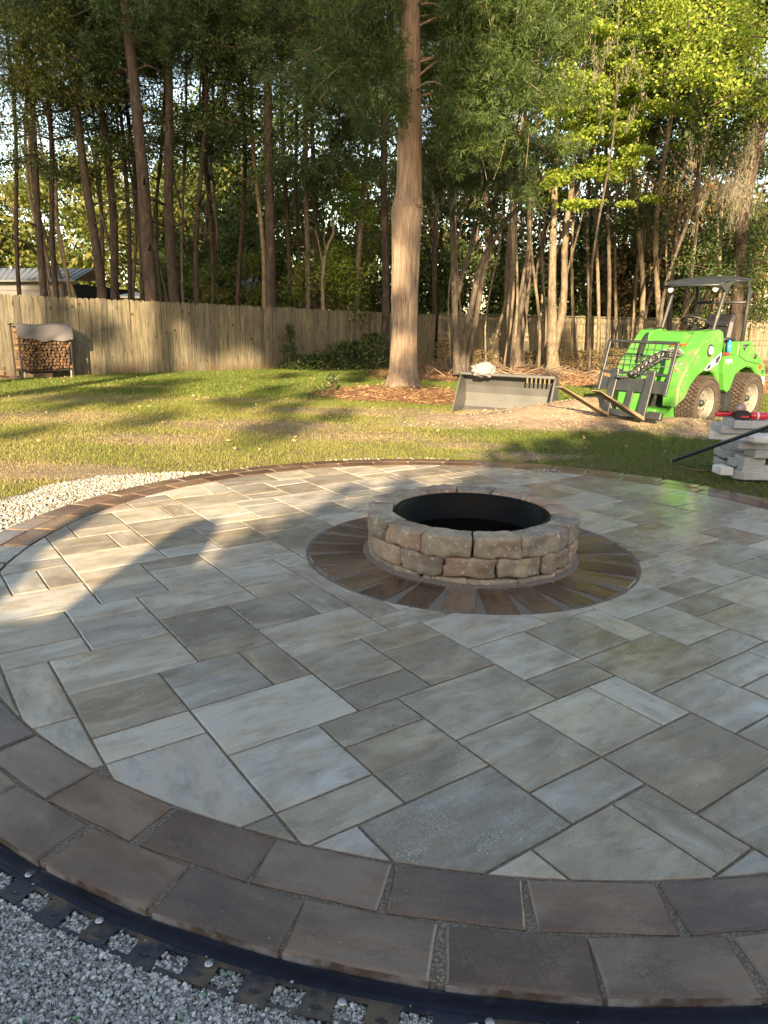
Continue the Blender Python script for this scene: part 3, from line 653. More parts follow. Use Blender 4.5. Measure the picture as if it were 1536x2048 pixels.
# ------------------------------------------------------------------ fences
def picket_mesh(w, hgt, seed):
    rnd = random.Random(seed); t = .016; c = .035; hw = w / 2
    poly = [(-hw, 0), (hw, 0), (hw, hgt - c), (hw - c, hgt), (-hw + c, hgt), (-hw, hgt - c)]
    mb = MB(); mb.prism(poly, -t / 2, t / 2); return mb.mesh('picket', M_FENCE, True)
PK = [picket_mesh(.136 + .002 * i, 1.82 + .006 * (i % 3), i) for i in range(4)]
def fence(label, A, B, front):
    """front: +1 pickets face the camera; rails behind.  A, B ground points"""
    d = (B - A); L = Vector((d.x, d.y, 0)).length; yaw = math.atan2(d.y, d.x)
    th = thing('fence', label, 'fence', (A.x, A.y, 0), yaw)
    n = int(L / .1455)
    for i in range(n):
        s = (i + .5) * .1455; z = float(gz0(A.y + d.y * s / L)) - .01
        o = obj_from_mesh('picket', PK[(i * 7 + i // 5) % 4], th, (s, random.uniform(-.003, .003), z + random.uniform(-.01, .01)), (random.gauss(0, .006), random.gauss(0, .004), random.gauss(0, .02)))
    k = 1 if front > 0 else -1
    for hz in (.28, .95, 1.62):
        mb = MB(); z0 = float(gz0(A.y)); z1 = float(gz0(B.y)); sl = (z1 - z0) / L; m = 12
        pts = [(L * i / m, float(gz0(A.y + d.y * i / m)) + hz) for i in range(m + 1)]
        mb.prism([(x, z - .045) for x, z in pts] + [(x, z + .045) for x, z in pts[::-1]], .012 * k, .05 * k); mb.build('rail', M_FENCE, th)
    x = .6
    while x < L:
        z = float(gz0(A.y + d.y * x / L)); mb = MB(); mb.box((x, .095 * k, z + .85), (.09, .09, 1.8)); mb.build('post', M_FENCE, th); x += 2.4
    return th, yaw, L
FA = at(-90, 740, 15.4); FB = at(868, 735, 27.6); FC = at(1760, 735, 30.5)
FA.z = FB.z = FC.z = 0
fence('long weathered dog-eared wooden privacy fence running back from the firewood rack to the far corner', FA, FB, 1)
th, _, _ = fence('far wooden fence with a pale top rail showing behind the slim trunks on the right', FB + Vector((.1, .1, 0)), FC, -1)
dB = FC - FB; Lb = dB.length; mb = MB(); mb.prism([(0, gz0(FB.y) + 1.83), (Lb, gz0(FC.y) + 1.83), (Lb, gz0(FC.y) + 1.87), (0, gz0(FB.y) + 1.87)], -.09, .03); mb.build('cap_rail', M_FENCE, th)
for yy in (1.15, 1.70):
    mb = MB(); mb.prism([(0, gz0(FB.y) + yy - .045), (Lb, gz0(FC.y) + yy - .045), (Lb, gz0(FC.y) + yy + .045), (0, gz0(FB.y) + yy + .045)], -.05, -.012); mb.build('rail', M_FENCE, th)
fdir = (FB - FA).normalized(); fnrm = Vector((fdir.y, -fdir.x, 0))     # towards the camera side

# ------------------------------------------------------------------ foliage tools
def leaf_quads(cent, L, Wd, orient=None, flat=0.0, rs=None):
    """one rhombus per centre. orient: preferred axis Nx3"""
    n = len(cent); rs = rs or np.random
    ax = rs.randn(n, 3) if orient is None else orient + rs.randn(n, 3) * .35
    ax /= np.linalg.norm(ax, axis=1)[:, None] + 1e-9
    b = rs.randn(n, 3); b[:, 2] *= (1 - flat); b -= ax * (b * ax).sum(1)[:, None]; b /= np.linalg.norm(b, axis=1)[:, None] + 1e-9
    l = (L * (.6 + .8 * rs.rand(n)))[:, None]; w = (Wd * (.6 + .8 * rs.rand(n)))[:, None]
    V = np.stack([cent - ax * l * .5, cent + b * w * .5 - ax * l * .05, cent + ax * l * .5, cent - b * w * .5 - ax * l * .05], 1).reshape(-1, 3)
    F = np.arange(n * 4).reshape(-1, 4); return V, F
def foliage(name, cent, L, Wd, material, parent=None, orient=None, rs=None, loc=(0, 0, 0), rndv=None, flat=0.0, kind=None):
    rs = rs or np.random.RandomState(len(cent))
    V, F = leaf_quads(cent, L, Wd, orient, flat, rs); me = mesh_np(name, V, F, material)
    a = me.attributes.new('rnd', 'FLOAT', 'FACE'); a.data.foreach_set('value', (rs.rand(len(F)) if rndv is None else rndv).astype(np.float32))
    o = obj_from_mesh(name, me, parent, loc); 
    return setp(o, kind=kind)
def clumps(rs, centers, radii, per, shell=.35, squash=.75):
    out = []
    for c, r in zip(centers, radii):
        n = int(per * r * r); v = rs.randn(n, 3); v /= np.linalg.norm(v, axis=1)[:, None]; rad = r * (shell + (1 - shell) * rs.rand(n) ** .6)
        lump = 1 + .3 * np.sin(v[:, 0] * 5 + c[0] * 3) * np.cos(v[:, 1] * 4 + c[1])
        p = v * (rad * lump)[:, None]; p[:, 2] *= squash; out.append(p + np.array(c))
    return np.concatenate(out)
def sprays(rs, tips, length, n_per, droop=.3, spread=.5):
    """needle tufts: returns centres and axes"""
    n = len(tips); m = n * n_per
    base = np.repeat(tips, n_per, 0); ax = rs.randn(m, 3); ax[:, 2] -= droop; ax /= np.linalg.norm(ax, axis=1)[:, None]
    t = rs.rand(m, 1); return base + ax * length * (.35 + .4 * t), ax

def wobble_path(x0, y0, z0, x1, y1, z1, n, amp, rnd):
    pts = []; ph = [rnd.random() * 6 for _ in range(4)]; p1, p2 = rnd.uniform(.6, 1.4), rnd.uniform(1.8, 3)
    for i in range(n + 1):
        t = i / n; w = math.sin(math.pi * min(1, t * 1.2)) * amp
        pts.append(Vector((x0 + (x1 - x0) * t + w * math.sin(ph[0] + t * 6 * p1), y0 + (y1 - y0) * t + w * math.sin(ph[1] + t * 6 * p1), z0 + (z1 - z0) * t)))
    return pts
def rough_trunk(pts, rad, nseg, mat_name, parent, material, flute=0.0, name='trunk', amp=.08, seed=0):
    """tube with noise displaced surface"""
    mb = MB(); mb.tube(pts, rad, nseg, caps=True)
    me = mb.mesh(name, material)
    base = pts[0]
    for v in me.vertices:
        i = min(len(pts) - 1, v.index // nseg); c = pts[i]; d = v.co - c
        if d.length < 1e-6: continue
        n_ = noise.noise(Vector((v.co.x * 5 + seed, v.co.y * 5, v.co.z * 1.1))) * amp + noise.noise(Vector((v.co.x * 14 + seed, v.co.y * 14, v.co.z * 1.3))) * amp * .45
        v.co = c + d * (1 + n_)
    return obj_from_mesh(name, me, parent)

# ------------------------------------------------------------------ the big cedar in the lawn
ced = thing('cedar_tree', 'big reddish cedar trunk standing in a pine straw bed in the middle of the lawn', 'tree', (0, 0, 0))
prof = [(790, 803, 1.02), (778, 804, .93), (768, 804, .80), (755, 805, .70), (740, 806, .645), (720, 806, .62), (690, 807, .595), (650, 808, .585), (600, 809, .59), (560, 810, .60), (520, 811, .61), (480, 812, .625), (450, 813, .65), (430, 814, .70), (415, 815, .68), (400, 816, .60), (370, 818, .56), (330, 819, .53), (280, 820, .51), (230, 820, .49), (180, 820, .46), (120, 820, .44), (60, 820, .42), (0, 820, .41), (-120, 822, .38), (-300, 826, .30), (-600, 830, .16)]
cp = []; cr = []
for (py, px, wd) in prof: 
    p = at(px, py, 14.8); cp.append(p); cr.append(wd / 2 * .87)
P2 = []; R2 = []
for i in range(len(cp) - 1):
    k = 5
    for j in range(k): P2.append(cp[i].lerp(cp[i + 1], j / k)); R2.append(cr[i] + (cr[i + 1] - cr[i]) * j / k)
P2.append(cp[-1]); R2.append(cr[-1])
mb = MB(); NS = 72; mb.tube(P2, R2, NS); me = mb.mesh('trunk', M_BARK_CEDAR)
for v in me.vertices:
    i = min(len(P2) - 1, v.index // NS); c = P2[i]; d = v.co - c
    if d.length < 1e-6: continue
    a = math.atan2(d.y, d.x); zz = v.co.z; low = max(0, 1 - (zz + .2) / 1.3)
    fl = math.sin(a * 5 + .7 + zz * .2) * .5 + math.sin(a * 9 + 2 + zz * .4) * .3
    st2 = noise.noise(Vector((math.cos(a) * 6, math.sin(a) * 6, zz * .8))) * .07 + noise.noise(Vector((math.cos(a) * 17, math.sin(a) * 17, zz * 1.5))) * .05
    v.co = c + d * (1 + fl * (.02 + .13 * low ** 1.5) + st2)
obj_from_mesh('trunk', me, ced)
mb = MB(); k0 = at(838, 408, 14.6); mb.tube([k0 + Vector((-.12, .1, 0)), k0 + Vector((.0, 0, .02)), k0 + Vector((.05, -.02, .03))], [.12, .095, .075], 14); mb.build('branch_stub', M_BARK_CEDAR, ced)
rs = np.random.RandomState(11)
# drooping limbs with sprays: (px, py, depth offset, spread)
limbs = []
mbl = MB(); tips = []
def limb(py0, px1, py1, dy, r0=.026, dens=1.0, sag=.4):
    a = at(820, py0, 14.8); b = at(px1, py1, 14.8 + dy); n = 9; pts = []
    for i in range(n + 1):
        t = i / n; p = a.lerp(b, t); p.z += sag * math.sin(math.pi * t) * .9; pts.append(p)
    mbl = MB(); mbl.tube(pts, [r0 * (1 - .85 * i / n) for i in range(n + 1)], 6); mbl.build('branch', M_BARK_CEDAR, ced)
    for i in range(2, n + 1):
        for q in range(int(22 * dens)):
            c = pts[i]; f = .25 + .75 * rs.rand(); tips.append([c.x + rs.randn() * .42, c.y + rs.randn() * .5, c.z - abs(rs.randn()) * .34 + .12])
LIMBS = [(130, 1090, 190, -1.2), (60, 1120, 60, -.6), (120, 1000, 225, .4), (200, 1000, 270, -.4), (190, 930, 235, -1.4), (40, 1010, 110, 1.2), (-60, 1140, 20, 0), (20, 980, 30, -1.2), (-40, 980, -20, -1.0), (170, 980, 150, -1),
         (150, 700, 110, .9), (90, 560, 150, 1.0), (-60, 660, 10, -1.0), (0, 690, 40, -.6), (-120, 1060, -60, 0), (230, 930, 290, -.3), (10, 1060, 130, .3), (-160, 700, -80, 1.0), (-160, 500, -20, .6), (120, 620, 190, -.2)]
for (a, b, c, d) in LIMBS: limb(a, b, c, d, dens=1.0 if b > 820 else .42)
tips = np.array([q for q in tips if not (abs(q[0] - .52) < .30 and q[1] < 14.9)]); print('cedar tips', len(tips))
ce, ax = sprays(rs, tips, .25, 58, droop=.5)
foliage('crown', ce, .13, .0125, M_CEDAR, ced, orient=ax, rs=rs)
# long hanging bare twigs below the crown
mb = MB(); 
for i in range(60):
    p = Vector(tips[rs.randint(len(tips))]); q = p + Vector((rs.randn() * .1, rs.randn() * .1, -.25 - .5 * rs.rand())); mb.tube([p, p.lerp(q, .5) + Vector((rs.randn() * .05, 0, 0)), q], [.006, .005, .003], 4, caps=False)
setp(mb.build('twig', M_TWIG, ced), kind='stuff')

# ------------------------------------------------------------------ trees of the wood
# (label, base px, py-of-crown-start direction: top px at py 0, depth, diameter m, bark, crown kind)
def tree_at(label, px0, px1, Y, diam, bark, group='trees of the wood behind the fence', pyb=690, cat='tree', name='pine_tree', top=-260, lean_y=0.0, amp=.12, crown=None, py1=60):
    """px0 = pixel column at the fence top, px1 = column at row py1"""
    g0 = at(px0, 610, Y); g1 = at(px1, py1, Y); k = (float(gz0(Y)) - .1 - g0.z) / (g1.z - g0.z)
    bx = g0.x + (g1.x - g0.x) * k; zb = float(gz0(Y)) - .1
    tp = at(px1, top, Y + lean_y); kt = (tp.z - g0.z) / (g1.z - g0.z); tx = g0.x + (g1.x - g0.x) * kt
    t = thing(name, label, cat, (bx, Y, zb), group=group)
    rnd = random.Random(int(px0 * 7 + Y * 31)); H = tp.z - zb; n = 22
    pts = wobble_path(0, 0, 0, tx - bx, lean_y, H, n, amp, rnd); diam *= .80; rad = [diam / 2 * (1.25 - .25 * min(1, i / 2.0)) * (1 - .55 * i / n) for i in range(n + 1)]
    rough_trunk(pts, rad, 14 if diam > .2 else 8, '', t, bark, amp=.10, seed=px0)
    return t, pts, H
def proto_crown(kind, seed):
    rs = np.random.RandomState(seed)
    if kind == 'pine':          # tufts of long needles on stubby limbs
        tips = []
        for i in range(26):
            a = rs.rand() * 6.28; z = -.5 - 3.6 * rs.rand(); r = .5 + 2.1 * rs.rand(); cx, cy = math.cos(a) * r, math.sin(a) * r
            for q in range(26): tips.append([cx + rs.randn() * .5, cy + rs.randn() * .5, z + rs.randn() * .25])
        c, ax = sprays(rs, np.array(tips), .28, 26, droop=-.1); V, F = leaf_quads(c, .21, .016, ax, 0, rs)
    elif kind == 'leafy':
        cs = []; rr = []
        for i in range(34):
            a = rs.rand() * 6.28; z = -.5 - 6.0 * rs.rand(); r = 2.2 * rs.rand() ** .6; cs.append((math.cos(a) * r, math.sin(a) * r, z)); rr.append(.45 + .5 * rs.rand())
        c = clumps(rs, cs, rr, 900, .2, .6); V, F = leaf_quads(c, .12, .075, None, .3, rs)
    elif kind == 'shrub':
        cs = []; rr = []
        for i in range(22):
            a = rs.rand() * 6.28; z = .3 + 2.6 * rs.rand(); r = 1.3 * rs.rand() ** .6; cs.append((math.cos(a) * r, math.sin(a) * r, z)); rr.append(.35 + .35 * rs.rand())
        c = clumps(rs, cs, rr, 1100, .1, .7); V, F = leaf_quads(c, .10, .06, None, .2, rs)
    return V, F, rs
CROWN = {}
def crown_mesh(kind, i, material):
    k = (kind, i, material.name)
    if k not in CROWN:
        V, F, rs = proto_crown(kind, 100 + i * 7 + len(kind)); me = mesh_np('crown', V, F, material)
        a = me.attributes.new('rnd', 'FLOAT', 'FACE'); a.data.foreach_set('value', rs.rand(len(F)).astype(np.float32)); CROWN[k] = me
    return CROWN[k]
def add_crown(t, kind, material, loc, scale, rnd):
    o = obj_from_mesh('crown', crown_mesh(kind, rnd.randrange(3), material), t, loc, (0, 0, rnd.random() * 6.28)); o.scale = scale; return o
G_P = 'tall pines standing just behind the wooden fence'
PINES = [
 ('leftmost thin pine trunk leaning over the shed roof', 48, 3, 24, .20, 'P'),
 ('dark pine trunk in front of the metal shed, left of its paler twin', 92, 50, 22, .28, 'P'),
 ('paler pine trunk in front of the right part of the metal shed', 124, 70, 23, .24, 'P'),
 ('leaning sunlit pine trunk just right of the shed roof end', 205, 142, 22, .36, 'P'),
 ('dark brown pine trunk between the leaning pine and the fat pine', 229, 195, 23, .34, 'P'),
 ('slim dark pine trunk close to the left of the fat pine pair', 259, 225, 24, .20, 'P'),
 ('slim sunlit pine trunk close behind the left of the fattest pine', 279, 248, 25, .24, 'P'),
 ('fattest grey pine trunk of the left wood, rising to the top of the picture', 304, 254, 20.5, .50, 'P'),
 ('thin dark pine trunk squeezed right of the fattest pine', 328, 318, 26, .16, 'P'),
 ('reddish pine trunk with a sunlit lower part right of the fattest pine', 351, 330, 22, .42, 'P'),
 ('thin grey pine trunk right of the sunlit reddish pine', 372, 366, 25, .14, 'G'),
 ('grey twin-stemmed pine trunk above the dark fence shadow', 399, 405, 23, .24, 'P'),
 ('narrow brown pine trunk right of the twin-stemmed grey one', 420, 416, 27, .19, 'P'),
 ('pale slim trunk with flaking bark left of the dark mid pine', 523, 508, 24, .22, 'L'),
 ('dark thick pine trunk halfway between the fattest pine and the cedar', 539, 540, 22.5, .42, 'P'),
 ('straight narrow pine trunk left of the far grey house roof', 478, 484, 27, .22, 'P'),
 ('brown pine trunk with a lit right flank above the sunlit fence patch', 577, 570, 26, .24, 'P'),
 ('thin pine trunk right behind the lit-flank pine', 600, 604, 29, .19, 'P'),
 ('grey pine trunk with a reddish neighbour, mid wood', 614, 620, 24, .25, 'G'),
 ('reddish pine trunk hugging the grey one, mid wood', 626, 634, 25, .22, 'P'),
 ('pale slim trunk between the mid wood pair and the cedar', 718, 724, 25.5, .24, 'L'),
 ('stout sunlit pine trunk just left of the cedar', 769, 778, 24, .34, 'P'),
 ('dark pine trunk in the shade right of the cedar', 872, 880, 29, .30, 'P'),
]
BK = {'P': M_BARK_PINE, 'G': M_BARK_GREY, 'L': M_BARK_PALE}
for i, (lb, p0, p1, Y, dm, bk) in enumerate(PINES):
    t, pts, H = tree_at(lb, p0, p1, Y, dm, BK[bk], G_P, amp=.10 + .10 * (dm < .25)); rnd = random.Random(i)
    add_crown(t, 'pine', M_NEEDLE, (pts[-1].x, pts[-1].y, H + .8 - rnd.random() * 2.5), (1, 1, 1), rnd)
    # a few bare side limbs
    for q in range(5):
        k = rnd.randint(6, 19); a = rnd.uniform(-1, 1) * 1.3 + (math.pi if rnd.random() < .5 else 0); L = rnd.uniform(.6, 2.4); p = pts[k]
        mb = MB(); mb.tube([p, p + Vector((math.cos(a) * L * .5, math.sin(a) * L * .5, L * .16)), p + Vector((math.cos(a) * L, math.sin(a) * L, L * .12 * rnd.uniform(-1, 2)))], [.035, .022, .008], 5); mb.build('branch', BK[bk], t)
G_R = 'slim hardwood trunks on the right of the cedar'
HARD = [
 ('slender pale trunk left of the leafy twin-stemmed tree, reaching to the top', 1022, 1040, 27.5, .26, 'L'),
 ('leaning brown trunk beside the slender pale one, before the far fence', 1042, 1075, 26.5, .27, 'G'),
 ('thin brown trunk behind the far fence between two pale trees', 1071, 1078, 33, .18, 'P'),
 ('dark broad trunk behind the far fence left of the pale pair', 979, 985, 33, .38, 'P'),
 ('thin twig-like trunk right of the twin-stemmed tree', 1157, 1172, 26, .13, 'G'),
 ('dim slanting trunk rising right of the twin-stemmed tree', 1181, 1205, 28, .20, 'G'),
 ('slim straight trunk above the left end of the fork guard', 1201, 1226, 27, .17, 'L'),
 ('crooked slim trunk over the fork guard', 1214, 1232, 26, .19, 'G'),
 ('thin sunlit trunk above the middle of the fork guard', 1239, 1262, 28, .16, 'L'),
 ('bare sunlit trunk left of the loader canopy', 1276, 1306, 25.5, .24, 'L'),
 ('second bare sunlit trunk touching the loader canopy corner', 1292, 1322, 26.5, .20, 'L'),
 ('tall curving pale trunk rising above the loader canopy front', 1322, 1346, 24.5, .25, 'L'),
 ('brown trunk seen through the loader canopy left post', 1346, 1378, 26, .24, 'G'),
 ('pale forked trunk behind the loader canopy', 1368, 1402, 25, .27, 'L'),
 ('stout reddish leaning trunk behind the loader seat and canopy rear', 1486, 1560, 20.5, .44, 'P'),
]
for i, (lb, p0, p1, Y, dm, bk) in enumerate(HARD):
    t, pts, H = tree_at(lb, p0, p1, Y, dm, BK[bk], G_R, name='hardwood_tree', amp=.28); rnd = random.Random(50 + i)
    if i not in (4, 5, 6, 7): add_crown(t, 'leafy', M_LEAF_DK if i % 3 else M_LEAF_LT, (pts[-1].x, pts[-1].y, H + 1.0 - rnd.random() * 2), (1, 1, 1), rnd)
    for q in range(4):
        k = rnd.randint(8, 19); a = rnd.uniform(-1, 1) + (math.pi if rnd.random() < .5 else 0); L = rnd.uniform(.8, 2.2); p = pts[k]
        mb = MB(); mb.tube([p, p + Vector((math.cos(a) * L * .5, math.sin(a) * L * .5, L * .35)), p + Vector((math.cos(a) * L * .9, math.sin(a) * L, L * .9))], [dm * .22, dm * .15, .01], 6); mb.build('branch', BK[bk], t)
def stem_tree(label, stems, Y, bark, crown=None, name='hardwood_tree', cat='tree', group=None):
    """stems: lists of (px, py, width px)"""
    b = at(stems[0][0][0], stems[0][0][1], Y); t = thing(name, label, cat, (b.x, Y, 0), group=group)
    for k, st in enumerate(stems):
        pts = [at(px, py, Y + .12 * k) - Vector((b.x, Y, 0)) for px, py, w in st]; rad = [w / 2 * Y / 1400 * .88 for px, py, w in st]
        P_, R__ = [], []
        for i in range(len(pts) - 1):
            for j in range(4):
                u = j / 4; P_.append(pts[i].lerp(pts[i + 1], u)); R__.append(rad[i] + (rad[i + 1] - rad[i]) * u)
        P_.append(pts[-1]); R__.append(rad[-1])
        rough_trunk(P_, R__, 14, '', t, bark, name='trunk' if k == 0 else 'stem', amp=.09, seed=k * 9)
    return t, b
t, b = stem_tree('twin-stemmed pale tree before the far fence, under the bright leafy crown', [
   [(1106, 742, 40), (1106, 728, 28), (1105, 700, 24), (1104, 650, 22), (1104, 600, 17), (1105, 520, 15), (1108, 430, 14), (1110, 360, 12), (1114, 280, 10), (1120, 180, 8), (1126, 60, 5)],
   [(1108, 705, 18), (1116, 665, 17), (1126, 625, 15), (1129, 570, 14), (1129, 500, 13), (1134, 440, 12), (1143, 380, 10), (1150, 300, 8), (1160, 190, 6), (1172, 80, 4)]], 23.5, M_BARK_PALE)
rs = np.random.RandomState(21)
cs = []; rr = []
def px_clump(px, py, Y, r): q = at(px, py, Y); cs.append((q.x - b.x, q.y - 23.5, q.z)); rr.append(r)
for (px, py, sx, sy, n) in ((1200, 250, 85, 75, 34), (1130, 190, 60, 60, 18), (1260, 120, 70, 60, 20), (1170, 60, 90, 50, 26), (1110, 350, 45, 40, 10), (1230, 340, 60, 35, 12), (1285, 230, 45, 60, 12), (1380, 60, 80, 40, 16), (1210, 410, 60, 18, 5), (1120, 20, 70, 30, 10)):
    for k in range(n): px_clump(px + rs.randn() * sx * .6, py + rs.randn() * sy * .6, 23 + rs.randn() * 1.1, .22 + .3 * rs.rand())
lc = clumps(rs, cs, rr, 2100, .1, .35)
foliage('crown', lc, .088, .060, M_LEAF_LT, t, rs=rs, flat=.55)
t, b = stem_tree('cluster of three dark leaning trunks at the lawn edge right of the cedar', [
   [(916, 748, 26), (914, 725, 17), (912, 690, 15), (910, 640, 14), (909, 590, 13), (908, 540, 13), (905, 470, 12), (903, 400, 10), (900, 300, 8), (898, 180, 6)],
   [(924, 745, 22), (926, 720, 15), (928, 690, 13), (934, 650, 12), (944, 610, 12), (953, 560, 12), (966, 520, 12), (985, 485, 10), (1010, 445, 9), (1050, 400, 7), (1090, 350, 5)],
   [(932, 745, 16), (936, 715, 12), (941, 690, 12), (950, 650, 12), (958, 600, 11), (966, 550, 11), (975, 515, 10), (982, 470, 8), (990, 400, 6)],
   [(913, 600, 11), (921, 570, 9), (925, 545, 9), (934, 520, 9), (944, 490, 8), (948, 450, 6), (944, 380, 4)]], 19.2, M_BARK_GREY)
cs = []; rr = []
for (px, py, sx, sy, n) in ((930, 360, 55, 40, 9), (1010, 400, 60, 35, 9), (960, 300, 90, 25, 7), (900, 420, 30, 30, 3)):
    for k in range(n): q = at(px + rs.randn() * sx * .6, py + rs.randn() * sy * .6, 19.4 + rs.randn() * .8); cs.append((q.x - b.x, q.y - 19.2, q.z)); rr.append(.25 + .25 * rs.rand())
foliage('crown', clumps(rs, cs, rr, 1500, .1, .6), .085, .05, M_LEAF_DK, t, rs=rs)
t, b = stem_tree('bare crooked forked sapling with sunlit twigs, mid wood', [
   [(648, 640, 9), (646, 600, 8), (645, 560, 7), (649, 520, 6), (656, 490, 6), (666, 470, 5), (668, 455, 4), (660, 440, 3)],
   [(648, 540, 5), (642, 510, 4), (636, 480, 3), (630, 460, 2)], [(652, 505, 4), (648, 480, 3), (650, 455, 2)]], 23.5, M_BARK_PALE, name='sapling', cat='sapling')
t, b = stem_tree('short leaning grey trunk before the far fence left of the pale twin tree', [
   [(1036, 735, 24), (1035, 715, 16), (1034, 690, 14), (1038, 640, 14), (1046, 590, 13), (1052, 560, 13), (1055, 520, 12), (1060, 460, 9), (1062, 400, 7), (1066, 300, 5)]], 25, M_BARK_GREY)
t, b = stem_tree('pale mottled trunk left of the short leaning one, at the straw edge', [
   [(1018, 728, 18), (1016, 700, 14), (1017, 650, 12), (1020, 600, 12), (1024, 560, 11), (1026, 500, 10), (1030, 430, 8), (1032, 300, 6)]], 25.5, M_BARK_PALE)
# anonymous slim stems deeper in the wood
rs = np.random.RandomState(33); G_S = 'thin stems deep in the wood'
for i in range(95):
    px = rs.uniform(360, 1540) if i > 14 else rs.uniform(20, 360); Y = rs.uniform(30, 44); bk = [M_BARK_PINE, M_BARK_GREY, M_BARK_PALE][int(rs.rand() * 3)]
    if px < 360: Y = rs.uniform(26, 32)
    g0 = at(px, 610, Y); t = thing('sapling', 'one of the many thin bare stems in the depth of the wood behind the fences', 'sapling', (g0.x, Y, -.35), group=G_S)
    rnd = random.Random(i); H = rnd.uniform(8, 15); pts = wobble_path(0, 0, 0, rnd.gauss(0, .7), 0, H, 12, .3, rnd); r0 = rnd.uniform(.035, .095)
    mb = MB(); mb.tube(pts, [r0 * (1 - .7 * k / 12) for k in range(13)], 7); mb.build('trunk', bk, t)

rs = np.random.RandomState(41)
for i in range(24):
    px = rs.uniform(850, 1560); Y = rs.uniform(21.5, 28); g0 = at(px, 610, Y); t = thing('sapling', 'one of the slim bare trunks crowded before the far fence right of the cedar', 'sapling', (g0.x, Y, -.3), group='slim trunks before the far fence')
    rnd = random.Random(i + 300); H = rnd.uniform(7, 14); pts = wobble_path(0, 0, 0, rnd.gauss(.2, .7), 0, H, 14, .28, rnd); r0 = rnd.uniform(.03, .07)
    mb = MB(); mb.tube(pts, [r0 * (1 - .6 * k / 14) for k in range(15)], 7); mb.build('trunk', [M_BARK_PALE, M_BARK_GREY, M_BARK_PALE][i % 3], t)
# understorey shrubs and small trees in the wood, each its own thing
UND = [(660, 545, 26, 1.0, 'F'), (700, 520, 30, 1.1, 'F'), (600, 560, 32, .9, 'F'), (450, 560, 30, 1.0, 'F'), (905, 520, 30, 1.1, 'D'), (500, 470, 34, 1.3, 'D'), (400, 520, 33, 1.2, 'D'), (1010, 520, 34, 1.3, 'D'), (1130, 560, 33, 1.2, 'D'), (1230, 560, 34, 1.3, 'B'), (1330, 540, 33, 1.3, 'B'), (1440, 520, 30, 1.2, 'D'), (1180, 470, 35, 1.5, 'D'), (1400, 440, 34, 1.5, 'B'), (750, 480, 33, 1.2, 'F'), (830, 540, 34, 1.2, 'D'), (1290, 430, 36, 1.5, 'D'), (560, 400, 36, 1.6, 'F'), (345, 560, 36, 1.2, 'F'), (945, 585, 31, 1.3, 'D')]
UL = ['yellow-green bush left of the pale slim trunk beside the cedar', 'sunny bush behind the stout pine left of the cedar, lower part', 'bush behind the crooked forked sapling', 'bush over the middle of the long fence, right of the twin-stemmed pine', 'dark bush behind the three-trunk cluster', 'dark high bush left of the pale flaking trunk', 'dark bush behind the twin-stemmed grey pine', 'dark bush left of the pale slender trunk on the right', 'dark bush right of the pale twin-stemmed tree, over the fence', 'brown bush over the fence above the fork guard', 'brown bush left of the loader canopy', 'dark bush seen under the loader canopy', 'tall dark bush right of the bright leafy crown', 'tall brown bush above the loader canopy', 'lit bush high between the stout pine and the mid wood', 'dark bush directly right of the cedar trunk', 'tall dark bush under the right side of the bright crown', 'high lit bush above the dark thick mid wood pine', 'sunny bush behind the sunlit reddish pine', 'dark low bush behind the far fence, between the leaning trunks right of the cedar']
MT = {'L': M_LEAF_LT, 'F': M_LEAF_FAR, 'D': M_LEAF_DK, 'B': M_LEAF_BR}
for i, (px, py, Y, s, k) in enumerate(UND):
    q = at(px, py, Y); zb = float(gz0(Y)); s2 = max(s, (q.z - zb) / 3.0)
    t = thing('understorey_bush', UL[i], 'bush', (q.x, Y, zb), group='understorey bushes in the wood')
    rnd = random.Random(900 + i); add_crown(t, 'shrub', MT[k], (0, 0, .2), (s * 1.3, s * 1.3, s2 * 1.25), rnd)
    mb = MB()
    for q_ in range(3): a = rnd.random() * 6; mb.tube([(0, 0, 0), (math.cos(a) * .3, math.sin(a) * .3, s2 * 1.3), (math.cos(a) * .8, math.sin(a) * .8, s2 * 2.6)], [.04, .03, .01], 5)
    mb.build('stem', M_BARK_GREY, t)

# far wood: a mass of leaves nobody could count
rs = np.random.RandomState(77)
def mass(name, label, n_cl, xr, yr, zr, rad, per, L, Wd, material, thr=None, squash=.7):
    cs = []; rr = []
    while len(cs) < n_cl:
        x = rs.uniform(*xr); y = rs.uniform(*yr); z = rs.uniform(*zr)
        if thr is not None and fbm(np.array([x]), np.array([z * 1.6 + y * .3]), .55, 2)[0] < thr: continue
        cs.append((x, y, z)); rr.append(rad * (.6 + .8 * rs.rand()))
    c = clumps(rs, cs, rr, per, .1, squash); c = c[c[:, 2] > -.5]; print(name, len(c))
    o = foliage(name, c, L, Wd, material, rs=rs, kind='stuff', flat=.25); return setp(o, label, 'foliage')
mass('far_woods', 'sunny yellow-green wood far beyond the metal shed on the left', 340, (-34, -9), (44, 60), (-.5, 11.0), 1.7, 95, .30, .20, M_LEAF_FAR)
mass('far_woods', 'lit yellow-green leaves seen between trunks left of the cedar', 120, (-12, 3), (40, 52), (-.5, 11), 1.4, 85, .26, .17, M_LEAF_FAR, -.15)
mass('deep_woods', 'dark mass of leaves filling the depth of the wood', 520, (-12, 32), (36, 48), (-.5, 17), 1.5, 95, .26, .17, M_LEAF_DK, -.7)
mass('deep_woods', 'brownish tangle of leaves and twigs low in the right wood', 200, (2, 28), (33, 42), (-.3, 8), 1.3, 85, .20, .11, M_LEAF_BR, -.3)
